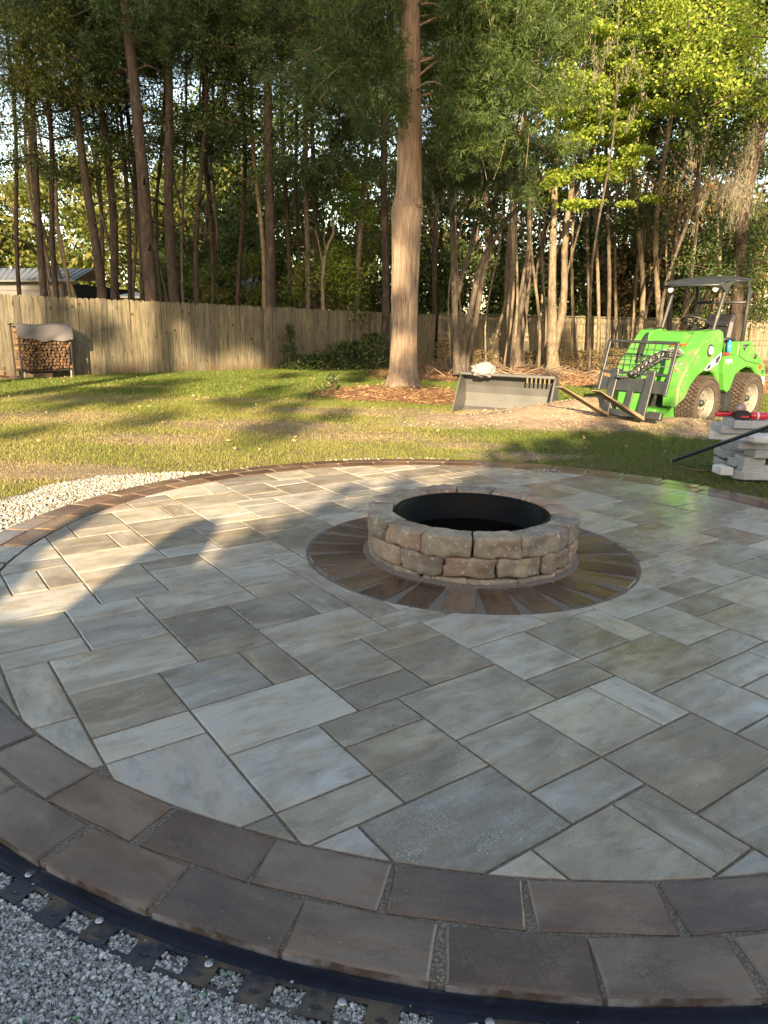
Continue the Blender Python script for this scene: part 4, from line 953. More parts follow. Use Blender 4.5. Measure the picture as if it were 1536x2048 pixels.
# canopy hanging in the upper left: boughs of pines in front of the trunks
def bough_tree(label, regions, Y, material, kind, seed, trunk=None):
    rs = np.random.RandomState(seed); t = thing('overhanging_bough', label, 'bough', (at(regions[0][0], regions[0][1], Y).x, Y, 0)); bx = t.location.x
    tips = []; mb = MB()
    for (px, py, sx, sy, n) in regions:
        for k in range(n):
            q = at(px + rs.randn() * sx * .55, py + rs.randn() * sy * .55, Y + rs.randn() * .9); m_ = 20
            ln = Vector((rs.randn(), rs.randn() * .5, rs.randn() * .25)).normalized() * (.5 + .6 * rs.rand())
            mb.tube([q - ln, q, q + ln - Vector((0, 0, .15))], [.02, .014, .005], 4, caps=False)
            for j in range(m_): u = rs.uniform(-1, 1); tips.append([q.x + ln.x * u + rs.randn() * .10, q.y + ln.y * u + rs.randn() * .12, q.z + ln.z * u + rs.randn() * .09])
    tips = np.array(tips); tips[:, 0] -= bx; tips[:, 1] -= Y
    for i, v in enumerate(mb.v): mb.v[i] = v - Vector((bx, Y, 0))
    setp(mb.build('branch', M_BARK_PINE, t), kind='stuff')
    if kind == 'n': c, ax = sprays(rs, tips, .24, 30, .1); foliage('foliage', c, .18, .015, material, t, orient=ax, rs=rs)
    else: c = np.repeat(tips, 14, 0) + rs.randn(len(tips) * 14, 3) * .13; foliage('foliage', c, .085, .05, material, t, rs=rs, flat=.4)
bough_tree('dark needled boughs drooping across the upper left of the picture', [(330, 90, 150, 60, 16), (200, 170, 110, 60, 10), (380, 250, 120, 60, 11), (520, 180, 100, 80, 10), (450, 40, 160, 40, 9), (250, 30, 120, 30, 6)], 24.5, M_NEEDLE, 'n', 1)
bough_tree('dark needled boughs hanging between the mid pines and the cedar', [(620, 330, 110, 50, 14), (700, 250, 80, 70, 16), (600, 90, 110, 60, 20), (740, 330, 40, 60, 6), (660, 170, 80, 60, 12)], 23.5, M_NEEDLE, 'n', 2)
bough_tree('yellow-green broadleaf twigs at the upper left edge of the picture', [(40, 140, 60, 55, 16), (90, 60, 70, 40, 10), (30, 230, 40, 30, 4), (160, 200, 60, 30, 6)], 21, M_LEAF_MID, 'b', 3)
bough_tree('small-leaved dark boughs mixed among the upper left pines', [(330, 110, 150, 70, 26), (200, 150, 110, 60, 14), (420, 240, 120, 60, 18), (540, 140, 100, 90, 16), (660, 200, 80, 90, 14)], 23.0, M_LEAF_DK, 'b', 14)
bough_tree('dark leafy boughs closing the gaps above the shed and left pines', [(110, 250, 60, 50, 12), (230, 270, 60, 50, 10), (330, 290, 60, 50, 9), (40, 330, 40, 30, 5), (430, 300, 60, 50, 10), (560, 290, 70, 60, 10)], 27.5, M_LEAF_DK, 'b', 24)
bough_tree('dim broadleaf branch crossing behind the left pines', [(130, 190, 80, 40, 12), (60, 330, 60, 30, 6), (250, 300, 60, 30, 8), (180, 360, 40, 20, 5)], 23, M_LEAF_DK, 'b', 4)
bough_tree('pale lit leaf sprays between the mid wood trunks and the cedar', [(700, 400, 50, 35, 10), (745, 360, 30, 40, 6), (660, 520, 40, 40, 8), (700, 560, 40, 30, 6)], 26, M_LEAF_LT, 'b', 5)
bough_tree('long glossy leaf sprays hanging in the upper right corner', [(1480, 60, 60, 50, 14), (1500, 190, 40, 60, 10), (1440, 200, 40, 40, 6), (1400, 130, 50, 40, 8), (1330, 20, 60, 30, 8)], 19.5, M_LEAF_LT, 'b', 6)
bough_tree('dark leafy boughs over the right wood behind the bright crown', [(1400, 330, 90, 80, 26), (1320, 240, 60, 80, 16), (1500, 320, 50, 60, 12), (1250, 450, 90, 35, 14), (1000, 340, 100, 40, 12), (1480, 450, 50, 60, 14)], 27, M_LEAF_DK, 'b', 7)
bough_tree('needled boughs drooping low behind the cedar on its right', [(900, 330, 60, 40, 10), (950, 360, 80, 30, 12), (1040, 300, 60, 40, 12)], 17.5, M_NEEDLE, 'n', 8)
bough_tree('leafy bough behind the loader canopy at the right picture edge', [(1440, 560, 30, 30, 6), (1515, 480, 30, 50, 12), (1500, 610, 30, 30, 5), (1420, 480, 30, 30, 5)], 21.5, M_LEAF_DK, 'b', 9)
# grey moss
rs = np.random.RandomState(8)
for (lb, regs, Y) in (('pale grey moss hanging in veils at the right of the wood', ((1480, 330, 45, 50, 26), (1510, 250, 25, 40, 12), (1390, 260, 40, 40, 8), (1450, 370, 40, 40, 14), (1240, 120, 80, 60, 10)), 20.0), ('thin grey moss strands hanging in the shade right of the cedar', ((930, 300, 50, 30, 10), (880, 330, 20, 30, 6), (1000, 280, 40, 30, 6)), 16.5)):
    C_ = []; A_ = []
    for (px, py, sx, sy, n) in regs:
        for k in range(n):
            q = at(px + rs.randn() * sx * .6, py + rs.randn() * sy * .6, Y + rs.randn() * .5); L = .5 + .8 * rs.rand()
            for j in range(70):
                u = rs.rand(); C_.append([q.x + rs.randn() * .06 * (1.2 - u) + .1 * math.sin(k + u * 3), q.y + rs.randn() * .06, q.z - u * L]); A_.append([rs.randn() * .25, rs.randn() * .25, -1])
    C_ = np.array(C_); x0 = C_[:, 0].mean(); C_[:, 0] -= x0; C_[:, 1] -= Y
    o = foliage('hanging_moss', C_, .16, .012, M_MOSS, None, orient=np.array(A_), rs=rs, loc=(x0, Y, 0), kind='stuff'); setp(o, lb, 'moss')

# weeds and creepers along the fence
def weeds(name, label, cat, spots, leaf, material, Lf, Wf):
    for (px, py, Y, w, hh, n) in spots:
        q = at(px, py, Y); rs = np.random.RandomState(int(px)); t = thing(name, label(px), cat, (q.x, Y, float(gz(q.x, Y))))
        c = np.stack([rs.randn(n) * w * .5, rs.randn(n) * .16, hh * rs.rand(n) ** .8], 1); c[:, 0] *= (1.15 - .8 * c[:, 2] / hh)
        foliage('leaves', c, Lf, Wf, material, t, rs=rs, flat=.3); mb = MB()
        for k in range(8): mb.tube([(rs.randn() * w * .2, 0, 0), (rs.randn() * w * .3, 0, hh * .5), (rs.randn() * w * .35, 0, hh * rs.uniform(.7, 1))], [.008, .006, .003], 4)
        mb.build('stem', M_TWIG, t)
LBL = {580: 'slim vine climbing the fence in the sunlit patch', 615: 'low weeds at the foot of the fence beside the vine', 655: 'dark spreading bush against the fence left of the cedar', 700: 'larger dark bush against the shaded fence', 742: 'twiggy dark bush just left of the cedar trunk', 600: 'small tuft of weeds under the vine',
       892: 'tangle of brush right of the cedar before the far fence', 955: 'brush pile behind the loader bucket', 1060: 'low dry brush between the pale trees', 1165: 'dry twiggy brush left of the fork guard', 1240: 'dry brush behind the fork guard', 663: 'little weed clump at the edge of the straw bed'}
weeds('weed_bush', lambda px: LBL[px], 'weeds', [(580, 738, 21.9, .28, 1.3, 700), (615, 736, 21.8, .9, .45, 900), (655, 736, 21.6, .9, .55, 1300), (700, 736, 22.4, 1.2, .85, 1900), (742, 738, 22.6, .8, 1.1, 1400), (600, 738, 21.4, .5, .35, 500)], 0, M_LEAF_DK, .085, .05)
weeds('weed_bush', lambda px: LBL[px], 'weeds', [(892, 735, 22.5, 1.4, .9, 1800), (955, 735, 25.5, 1.4, .6, 1200), (1060, 735, 27, 1.6, .55, 1100), (1165, 735, 24, 1.6, .7, 1500), (1240, 735, 22.5, 1.6, .8, 1800)], 0, M_LEAF_BR, .07, .035)
weeds('weed_bush', lambda px: LBL[px], 'weeds', [(663, 782, 14.2, .22, .32, 160)], 0, M_LEAF_DK, .06, .035)
# fallen sticks under the trees: one tangle
rs = np.random.RandomState(6); mb = MB()
for k in range(420):
    x = rs.uniform(1.0, 11.5); y = rs.uniform(18.5, 26.5); z = float(gz0(y)) + .03 + .12 * rs.rand(); a = rs.rand() * 3.14; L = rs.uniform(.2, 1.0)
    mb.tube([(x, y, z), (x + math.cos(a) * L * .5, y + math.sin(a) * L * .5, z + rs.uniform(0, .16)), (x + math.cos(a) * L, y + math.sin(a) * L, z + rs.uniform(-.02, .3))], [.014, .010, .004], 4, caps=False)
setp(mb.build('fallen_sticks', M_TWIG), 'litter of dry sticks and branches under the trees on the right', 'sticks', kind='stuff')
# pine straw needles
n = 42000; X = rs.uniform(-2.2, 12, n); Y = rs.uniform(11.6, 25, n); g_, s_, s2, w_ = masks(X, Y); ok = s2 > .35 + .3 * rs.rand(n); X, Y = X[ok], Y[ok]
c = np.stack([X, Y, gz(X, Y) + .012 + .02 * rs.rand(len(X))], 1); ax = rs.randn(len(X), 3); ax[:, 2] *= .15
setp(foliage('pine_straw', c, .15, .014, M_STRAW, None, orient=ax, rs=rs, kind='stuff'), 'orange-brown pine straw round the cedar and under the trees', 'pine straw')

n = 1500; X = rs.uniform(-9, 7, n); Y = rs.uniform(7.2, 22, n); g_, s_, s2, w_ = masks(X, Y); ok = (g_ < .5) & (np.abs(X) < Y * .6) & ((X - FA.x) * (-(FB.y - FA.y)) + (Y - FA.y) * (FB.x - FA.x) < 0); X, Y = X[ok], Y[ok]
ax = rs.randn(len(X), 3); ax[:, 2] *= .2; c = np.stack([X, Y, gz(X, Y) + .035], 1)
setp(foliage('fallen_leaves', c, .042, .028, M_STRAW, None, orient=ax, rs=rs, kind='stuff', flat=-1.0), 'scattered dry brown leaves lying on the lawn', 'fallen leaves')
# ------------------------------------------------------------------ lawn blades
def blades(n, xr, yr, hgt, wid, seed):
    rs = np.random.RandomState(seed); X = rs.uniform(*xr, n); Y = rs.uniform(*yr, n)
    ok = np.abs(X) < Y * .62 + .6; X, Y = X[ok], Y[ok]; gr, sa, st, wo = masks(X, Y); d = np.hypot(X - PC.x, Y - PC.y)
    patch = fbm(X, Y, 2.6, 12) * .5 + .5; pr = 1 - np.clip(sa * 1.3 - .25 + .3 * (patch - .5), 0, 1) - np.clip(st * 1.2, 0, 1) - wo * (.35 + .9 * (1 - patch)) 
    # keep off the fence line's far side
    s_ = (X - FA.x) * (-(FB.y - FA.y)) + (Y - FA.y) * (FB.x - FA.x); ok = (rs.rand(len(X)) < pr) & (gr < .5) & (s_ < .2) & (d > R_OUT + .04)
    X, Y, wo, patch = X[ok], Y[ok], wo[ok], patch[ok]; m = len(X); hh = hgt * (.5 + .8 * rs.rand(m)) * (1 - .45 * wo); a = rs.rand(m) * 6.283
    w = wid * (.7 + .6 * rs.rand(m)) * (1 + .05 * (Y - 8)); b = np.stack([X, Y, gz(X, Y) - .004], 1)
    side = np.stack([np.cos(a), np.sin(a), 0 * a], 1) * (w / 2)[:, None]; ln = rs.randn(m, 3) * .65; ln[:, 2] = 1; ln /= np.linalg.norm(ln, axis=1)[:, None]
    V = np.stack([b - side, b + side, b + ln * hh[:, None]], 1).reshape(-1, 3); F = np.arange(3 * m).reshape(-1, 3); me = mesh_np('lawn_grass', V, F, M_GRASS)
    # greener by the trees, straw coloured where worn
    far = np.clip((Y - 9.5) / 5, 0, 1); rv = np.clip(.30 * rs.rand(m) + .62 * (1 - far) * (.35 + .65 * patch) * np.clip((2.2 - X) / 2.5, .12, 1) + .5 * wo, 0, .99)
    at_ = me.attributes.new('rnd', 'FLOAT', 'FACE'); at_.data.foreach_set('value', rv.astype(np.float32)); print('blades', m)
    return obj_from_mesh('lawn_grass', me)
setp(blades(620000, (-9, 9.5), (5.0, 12.5), .036, .0075, 1), 'short lawn grass between the patio and the cedar, green and worn straw-coloured', 'grass', kind='stuff')
setp(blades(460000, (-12, 10), (12.5, 24), .048, .014, 2), 'greener lawn grass farther back by the fence and the cedar', 'grass', kind='stuff')

# ------------------------------------------------------------------ compact loader
M_GREEN = simple('green_paint', (.055, .21, .032), .34, 0, .14, 3, .04, .5, dirt=((.11, .15, .06), 5, .52))
M_DKFRAME = simple('dark_frame_paint', (.022, .025, .028), .42, .1, .3, 6, .12, .5, dirt=((.14, .12, .10), 8, .60))
M_FORK = simple('muddy_fork', (.19, .14, .095), .8, 0, .35, 9, .3, .3)
M_TYRE = simple('tyre_rubber', (.016, .014, .012), .85, 0, .3, 14, .3, .3)  # base kept darker than the blocks, painting shade into the tread gaps
M_TREAD = simple('brown_tread', (.048, .038, .031), .85, 0, .3, 14, .3, .3)
M_RIM = simple('cream_rim', (.15, .146, .132), .5, 0, .2, 8, .1, .5, dirt=((.13, .105, .08), 7, .5))
M_BLACK = simple('black_rubber', (.014, .014, .015), .5, 0, .3, 20, .15)
M_SEAT = simple('black_vinyl', (.012, .012, .014), .4, 0, .3, 9, .1)
M_GLASS = simple('lamp_lens', (.62, .60, .55), .12, 0, .1, 40, .0, .8)
M_RED = simple('red_paint', (.55, .03, .03), .4, 0, .1, 20, .03)
M_WHITE = simple('white_print', (.75, .75, .72), .5, 0, .05, 20, .03)
M_NAVY = simple('navy_print', (.012, .02, .05), .4, 0, .1, 20, .03)
M_CHROME = simple('worn_steel', (.45, .45, .44), .35, .8, .2, 20, .1)
M_BLUE = simple('blue_plastic', (.03, .20, .55), .35, 0, .1, 10, .03)
ldr = thing('compact_loader', 'bright green compact loader with canopy and turf tyres standing on the lawn at right', 'loader', (4.41, 10.72, -.045), R_(219.5))
def text_obj(name, s, size, material, parent, M4, ext=.002):
    cu = bpy.data.curves.new(name, 'FONT'); cu.body = s; cu.size = size; cu.extrude = ext; cu.align_x = 'CENTER'; cu.align_y = 'CENTER'; cu.shear = .25; cu.offset = size * .02
    to = bpy.data.objects.new('tmp', cu); COL.objects.link(to); dg = bpy.context.evaluated_depsgraph_get(); me = bpy.data.meshes.new_from_object(to.evaluated_get(dg)); bpy.data.objects.remove(to)
    me.materials.clear(); me.materials.append(material); o = obj_from_mesh(name, me, parent); o.matrix_local = M4; return o
def frame4(c, xdir, ydir):
    x = Vector(xdir).normalized(); y = Vector(ydir); y = (y - x * y.dot(x)).normalized(); z = x.cross(y)
    return Matrix(((x.x, y.x, z.x, c[0]), (x.y, y.y, z.y, c[1]), (x.z, y.z, z.z, c[2]), (0, 0, 0, 1)))
def wheel(X, Y, side):
    R, W = .355, .27
    w = bpy.data.objects.new('wheel', MBx('axle', X, Y, side)); COL.objects.link(w); w.parent = ldr; w.location = (X, Y, R); 
    prof = [(.215, -.12), (.25, -.132), (.31, -.135), (.335, -.12), (.345, -.07), (.348, 0), (.345, .07), (.335, .12), (.31, .135), (.25, .132), (.215, .12)]
    mb = MB(); mb.lathe(prof, 56, axis='y'); 
    mb.build('tyre', M_TYRE, w); mb = MB()
    # staggered tread blocks
    nb = 40
    for row, yy in enumerate((-.115, -.069, -.023, .023, .069, .115)):
        for k in range(nb):
            a = 2 * math.pi * (k + .5 * (row % 2)) / nb; rr = .358 if abs(yy) < .1 else .349
            rot = Matrix.Rotation(-a, 3, 'Y'); c = rot @ Vector((rr, 0, 0)); mb.box((c.x, yy, c.z), (.026, .035, .041), rot)
    setp(mb.build('tread_blocks', M_TREAD, w), kind='stuff')
    mb = MB(); mb.lathe([(.222, side * .125), (.25, side * .1365), (.305, side * .1385), (.325, side * .13)], 48, axis='y'); mb.build('sidewall', M_TREAD, w)
    mb = MB(); s = side
    mb.lathe([(.215, -.11 * s), (.222, .112 * s), (.212, .122 * s), (.203, .112 * s), (.196, .05 * s), (.175, .015 * s), (.150, .012 * s), (.135, .045 * s), (.10, .055 * s), (.085, .052 * s), (.075, .035 * s), (0, .03 * s)], 40, axis='y', smooth=True)
    mb.build('rim', M_RIM, w)
    mb = MB()
    for k in range(5): a = k * 2 * math.pi / 5 + .3; mb.tube([(math.cos(a) * .108, .05 * s, math.sin(a) * .108), (math.cos(a) * .108, .068 * s, math.sin(a) * .108)], .011, 6)
    mb.lathe([(0, .085 * s), (.035, .083 * s), (.045, .07 * s), (.05, .03 * s)], 16, axis='y'); mb.build('hub', M_DKFRAME, w)
def MBx(nm, X, Y, side):
    mb = MB(); mb.tube([(0, -side * .30, 0), (0, side * .02, 0)], .05, 10); return mb.mesh(nm, M_DKFRAME)
YW = .455
for X in (.53, -.80):
    wheel(X, YW, 1); wheel(X, -YW, -1)
# chassis
mb = MB(); mb.box((.50, 0, .40), (.95, .44, .34), bev=.02); mb.box((-.62, 0, .42), (.95, .50, .36), bev=.02); mb.box((0, 0, .38), (.34, .2, .22)); mb.tube([(0, 0, .2), (0, 0, .62)], .07, 12); mb.build('chassis', M_DKFRAME, ldr)
# front cowl: side panels with arch, top deck sloping forward
side_poly = [(.10, .56), (.20, .66), (.30, .74), (.42, .78), (.60, .78), (.76, .72), (.90, .60), (1.00, .44), (1.20, .34), (1.20, .62), (1.04, .86), (.84, 1.06), (.66, 1.24), (.58, 1.31), (.30, 1.335), (.20, 1.31), (.15, 1.20), (.16, 1.04), (.20, .92), (.16, .76)]
for s in (1, -1):
    mb = MB(); mb.prism(side_poly, s * .30, s * .52, inset=.018); mb.build('side_panel', M_GREEN, ldr)
mb = MB(); mb.prism([(.16, .6), (1.04, .50), (1.04, .82), (.84, 1.02), (.66, 1.19), (.56, 1.275), (.2, 1.29)], -.305, .305, inset=.012); mb.build('front_cowl', M_GREEN, ldr)
mb = MB(); mb.prism([(.26, 1.295), (.55, 1.28), (.70, 1.16), (.72, 1.165), (.56, 1.295), (.26, 1.31)], -.20, .20); mb.build('cowl_lid', M_GREEN, ldr)
mb = MB()
for q in range(3): mb.box((.36 + .0 * q, .10 + .035 * q, 1.285), (.16, .008, .008), Matrix.Rotation(.25, 3, 'Y'))
mb.box((.64, .12, 1.135), (.03, .12, .012), Matrix.Rotation(.6, 3, 'Y')); mb.build('grille_slot', M_BLACK, ldr)
mb = MB(); mb.lathe([(0, .030), (.035, .028), (.05, .018), (.055, 0)], 20, axis='y'); mb.build('headlight', M_GLASS, ldr, (.50, .525, 1.06))
mb = MB(); mb.lathe([(.055, .0), (.062, .014), (.070, .012), (.085, 0)], 24, axis='y'); mb.build('headlight_bezel', M_DKFRAME, ldr, (.50, .521, 1.06))
# decals on the left side: diagonal navy flash with white lettering
mb = MB(); mb.prism([(.19, 1.03), (.52, .87), (.60, .80), (.50, .80), (.25, .88), (.19, .95)], .5205, .5235); mb.build('decal', M_WHITE, ldr)
mb = MB(); mb.prism([(.205, 1.01), (.51, .862), (.57, .812), (.50, .812), (.26, .892), (.205, .95)], .5236, .5255); mb.build('decal', M_NAVY, ldr)
dv = Vector((-.36, 0, .27)); text_obj('lettering', '755i', .085, M_WHITE, ldr, frame4((.40, .529, .885), Vector((-.36, 0, .19)), (.19, 0, .36)))
text_obj('lettering', 'AVANT', .075, M_RED, ldr, frame4((.765, .19, 1.125), (0, 1, 0), (-.18, 0, .18)))
# seams, bolts and vents
for s in (1, -1):
    mb = MB(); mb.tube([(.20, s * .523, .92), (.40, s * .523, .86), (.60, s * .523, .80)], .004, 4); mb.build('panel_seam', M_BLACK, ldr)
    mb = MB(); mb.tube([(-.36, s * .503, 1.16), (-.38, s * .503, .98), (-.62, s * .503, .90), (-1.10, s * .503, .84)], .004, 4); mb.build('panel_seam', M_BLACK, ldr)
    for (x, z) in ((.26, 1.20), (.62, 1.18), (.80, .98), (1.02, .74), (1.12, .50), (.30, .80), (-.10, .86), (-.30, .80), (-.50, 1.10), (-.78, 1.08), (-1.20, .76), (-1.27, .52)):
        mb = MB(); mb.lathe([(0, s * .006), (.009, s * .005), (.010, 0)], 8, axis='y', c=(x, s * (.521 if x > .1 else .501), z)); mb.build('bolt', M_CHROME, ldr)
for k in range(5):
    mb = MB(); mb.box((1.02 - .035 * k, .0, .80 + .04 * k), (.012, .36, .012)); mb.build('vent_bar', M_BLACK, ldr)
# boom: central arm, quick coupler plate
mb = MB(); mb.prism([(.55, .80), (1.05, .74), (1.38, .44), (1.40, .22), (1.28, .20), (1.18, .46), (.9, .60), (.55, .62)], -.11, .11, inset=.012); mb.build('lift_arm', M_GREEN, ldr)
mb = MB(); mb.tube([(.80, .0, .60), (1.20, .0, .34)], .035, 10); mb.tube([(1.0, 0, .47), (1.25, 0, .30)], .02, 10); mb.build('lift_cylinder', M_CHROME, ldr)
mb = MB(); mb.box((1.43, 0, .40), (.05, .42, .46), Matrix.Rotation(-.12, 3, 'Y'), bev=.01); mb.box((1.40, 0, .64), (.10, .26, .07), bev=.01); mb.build('quick_coupler', M_GREEN, ldr)
mb = MB(); mb.box((1.02, 0, .22), (.62, .60, .16), bev=.015); mb.build('belly_plate', M_GREEN, ldr)
# hydraulic hoses
mb = MB()
def bez(p, n=16):
    P = [Vector(q) for q in p]; out = []
    for i in range(n + 1):
        t = i / n; a = [q.copy() for q in P]
        while len(a) > 1: a = [a[k].lerp(a[k + 1], t) for k in range(len(a) - 1)]
        out.append(a[0])
    return out
mb.tube(bez([(.30, -.34, 1.30), (.62, -.42, 1.34), (.88, -.30, 1.02), (.98, -.24, .86)]), .046, 10)
mb.build('hose', M_BLACK, ldr)
mb = MB(); mb.tube(bez([(1.46, -.06, .72), (1.30, .0, .86), (1.10, .10, 1.08), (.84, .30, 1.16), (.74, .38, .98), (.98, .34, .84)], 24), .034, 10); mb.tube(bez([(1.44, .0, .70), (1.28, .06, .80), (1.05, .16, 1.02), (.90, .36, 1.06), (.86, .40, .92)], 20), .022, 8)
mb.tube(bez([(1.55, -.20, .70), (1.42, -.10, .66), (1.30, .0, .74), (1.1, .1, .96)]), .02, 8); mb.build('hose', M_BLACK, ldr)
mb = MB()
hp = bez([(1.46, -.06, .72), (1.30, .0, .86), (1.10, .10, 1.08), (.84, .30, 1.16), (.74, .38, .98), (.98, .34, .84)], 60)
for i in range(4, 56, 3): mb.lathe([(.035, -.004), (.039, -.004), (.039, .004), (.035, .004)], 8, c=hp[i], axis='x')
mb.build('hose_wrap', M_WHITE, ldr)
mb = MB(); mb.box((1.00, .36, .84), (.05, .12, .12), bev=.015); mb.tube([(1.03, .33, .86), (1.08, .33, .86)], .022, 10); mb.tube([(1.03, .39, .82), (1.07, .39, .82)], .02, 10); mb.build('hose_coupling', M_CHROME, ldr)
mb = MB(); mb.tube([(1.05, .38, .79), (1.09, .38, .79)], .018, 8); mb.build('coupling_cap', M_RED, ldr)
# floor, seat, steering
mb = MB(); mb.box((-.05, 0, .82), (.42, .80, .05), bev=.01); mb.box((-.02, .36, .70), (.30, .10, .26), bev=.01); mb.build('footwell', M_DKFRAME, ldr)
mb = MB(); mb.box((-.50, 0, 1.00), (.46, .46, .12), bev=.035); mb.build('seat', M_SEAT, ldr)
mb = MB(); mb.prism([(-.66, 1.05), (-.80, 1.50), (-.76, 1.55), (-.70, 1.55), (-.64, 1.45), (-.56, 1.06)], -.22, .22, inset=.04); 
for k in range(4): mb.box((-.655 + .01 * k, 0, 1.15 + .08 * k), (.06, .34, .035), Matrix.Rotation(-.25, 3, 'Y'), bev=.012)
mb.build('backrest', M_SEAT, ldr)
mb = MB(); mb.box((-.52, .27, 1.20), (.30, .06, .05), bev=.02); mb.box((-.52, -.27, 1.20), (.30, .06, .05), bev=.02); mb.build('armrest', M_SEAT, ldr)
cw = Vector((.02, .0, 1.42)); rotw = Matrix.Rotation(-.5, 3, 'Y'); mb = MB()
mb.tube([cw + rotw @ Vector((math.cos(a) * .18, math.sin(a) * .18, 0)) for a in np.linspace(0, 2 * math.pi, 33)], .017, 8, caps=False)
for a in (.5, 2.6, 4.7): mb.tube([cw, cw + rotw @ Vector((math.cos(a) * .18, math.sin(a) * .18, 0))], .010, 6)
mb.tube([cw, cw + rotw @ Vector((0, 0, -.36))], .024, 8); mb.lathe([(0, .02), (.04, .015), (.045, -.01)], 12, c=cw); mb.build('steering_wheel', M_BLACK, ldr)
mb = MB(); mb.tube([(-.30, .30, 1.0), (-.28, .31, 1.18)], .010, 6); mb.lathe([(0, .03), (.02, .02), (.022, -.02), (0, -.03)], 10, c=(-.28, .31, 1.2)); mb.build('lever', M_BLACK, ldr)
# rear body
rp = [(.02, .97), (-.22, .98), (-.34, 1.00), (-.36, 1.17), (-.74, 1.18), (-.90, 1.06), (-1.12, .93), (-1.26, .84), (-1.33, .70), (-1.34, .44), (-1.22, .40), (-1.12, .56), (-1.02, .70), (-.86, .79), (-.66, .81), (-.48, .76), (-.36, .70), (-.26, .50), (-.20, .46), (-.12, .50), (-.02, .74)]
for s in (1, -1):
    mb = MB(); mb.prism(rp, s * .30, s * .50, inset=.016); mb.build('rear_panel', M_GREEN, ldr)
mb = MB(); mb.prism([(-.40, .5), (-.36, 1.14), (-.74, 1.15), (-.90, 1.03), (-1.12, .90), (-1.26, .81), (-1.30, .5)], -.305, .305); mb.build('engine_hood', M_GREEN, ldr)
mb = MB(); mb.prism([(-.24, .46), (-.16, .40), (-.16, .20), (-.34, .24), (-.34, .60), (-.42, .70), (-.36, .74)], .34, .49); mb.build('mud_flap', M_DKFRAME, ldr); mb = MB(); mb.prism([(-.24, .46), (-.16, .40), (-.16, .20), (-.34, .24), (-.34, .60), (-.42, .70), (-.36, .74)], -.49, -.34); mb.build('mud_flap', M_DKFRAME, ldr)
mb = MB(); mb.lathe([(0, .02), (.03, .018), (.036, 0)], 12, axis='y'); mb.build('fuel_cap', M_BLACK, ldr, (-.88, .50, .96))
mb = MB(); mb.prism([(-.46, 1.13), (-.66, 1.14), (-.62, 1.11), (-.56, 1.10), (-.54, 1.04), (-.50, 1.06)], .5005, .503); mb.build('decal', M_DKFRAME, ldr)
mb = MB(); mb.prism([(.00, .93), (-.18, .935), (-.20, .885), (-.03, .88)], .5005, .503); mb.build('decal', M_WHITE, ldr)
mb = MB(); mb.prism([(-1.22, .66), (-1.30, .655), (-1.31, .54), (-1.23, .55)], .5005, .503); mb.build('decal', M_WHITE, ldr)
text_obj('lettering', 'AV', .10, M_RED, ldr, frame4((-1.10, .504, .80), (-1, 0, -.12), (0, 0, 1)))
text_obj('lettering', '75', .075, M_NAVY, ldr, frame4((-1.20, .504, .73), (-1, 0, -.12), (0, 0, 1)))
text_obj('lettering', '755', .03, M_NAVY, ldr, frame4((-.10, .505, .908), (-1, 0, 0), (0, 0, 1)))
mb = MB(); mb.box((-1.42, 0, .42), (.18, .86, .36), bev=.02); mb.build('counterweight', M_CONC, ldr)
mb = MB(); mb.tube([(-.34, .36, 1.02), (-.34, .36, 1.16)], .03, 12); mb.tube([(-.34, .36, 1.16), (-.34, .36, 1.19)], .016, 10); mb.build('bottle', M_BLUE, ldr)
mb = MB(); mb.box((-.22, .40, 1.00), (.10, .06, .03), bev=.01); mb.build('glove', M_RED, ldr)
# roll bars and canopy
YR = .385
mb = MB(); pf = [(.27, 1.22), (.20, 1.42), (.06, 1.80), (.0, 1.92), (-.07, 1.97), (-.20, 1.99)]
for s in (1, -1):
    mb = MB(); P_ = []
    for i in range(len(pf) - 1):
        for j in range(3): P_.append(Vector((pf[i][0] + (pf[i + 1][0] - pf[i][0]) * j / 3, s * YR, pf[i][1] + (pf[i + 1][1] - pf[i][1]) * j / 3)))
    P_.append(Vector((pf[-1][0], s * YR, pf[-1][1])))
    mb.tube(P_, .028, 10); mb.build('roll_bar', M_DKFRAME, ldr)
    mb = MB(); mb.tube([(-.66, s * YR, .98), (-.67, s * YR, 1.6), (-.66, s * YR, 1.88), (-.62, s * YR, 1.96), (-.54, s * YR, 2.02), (-.20, s * YR, 1.99)], .028, 10); mb.build('roll_bar', M_DKFRAME, ldr)
mb = MB(); mb.tube([(-.66, -YR, 1.72), (-.66, YR, 1.72)], .018, 8); mb.build('cross_bar', M_DKFRAME, ldr)
# canopy: shallow arched sheet
vs = []; fs = []; nxx, nyy = 10, 8
for i in range(nxx + 1):
    for j in range(nyy + 1):
        X = .26 - .94 * i / nxx; Yv = -.41 + .82 * j / nyy; Z = 1.93 + .05 * i / nxx + .085 * math.sin(math.pi * min(1, (i + 1.2) / (nxx + 1.5)) * .75) + .03 * (1 - (Yv / .44) ** 2) - (.05 if i == 0 else 0)
        vs.append((X, Yv, Z)); 
n0 = len(vs); vs += [(x, y, z - .012) for x, y, z in vs]
for i in range(nxx):
    for j in range(nyy):
        q = (i * (nyy + 1) + j, i * (nyy + 1) + j + 1, (i + 1) * (nyy + 1) + j + 1, (i + 1) * (nyy + 1) + j); fs.append(q); fs.append(tuple(k + n0 for k in reversed(q)))
mb = MB(); mb.add(vs, fs, True)
for s in (1, -1): mb.tube([(.26, s * .41, 1.92), (.10, s * .41, 1.98), (-.3, s * .41, 2.03), (-.68, s * .41, 2.03)], .014, 6)
mb.tube([(.26, -.41, 1.92), (.26, .41, 1.92)], .014, 6); mb.build('canopy', M_DKFRAME, ldr)
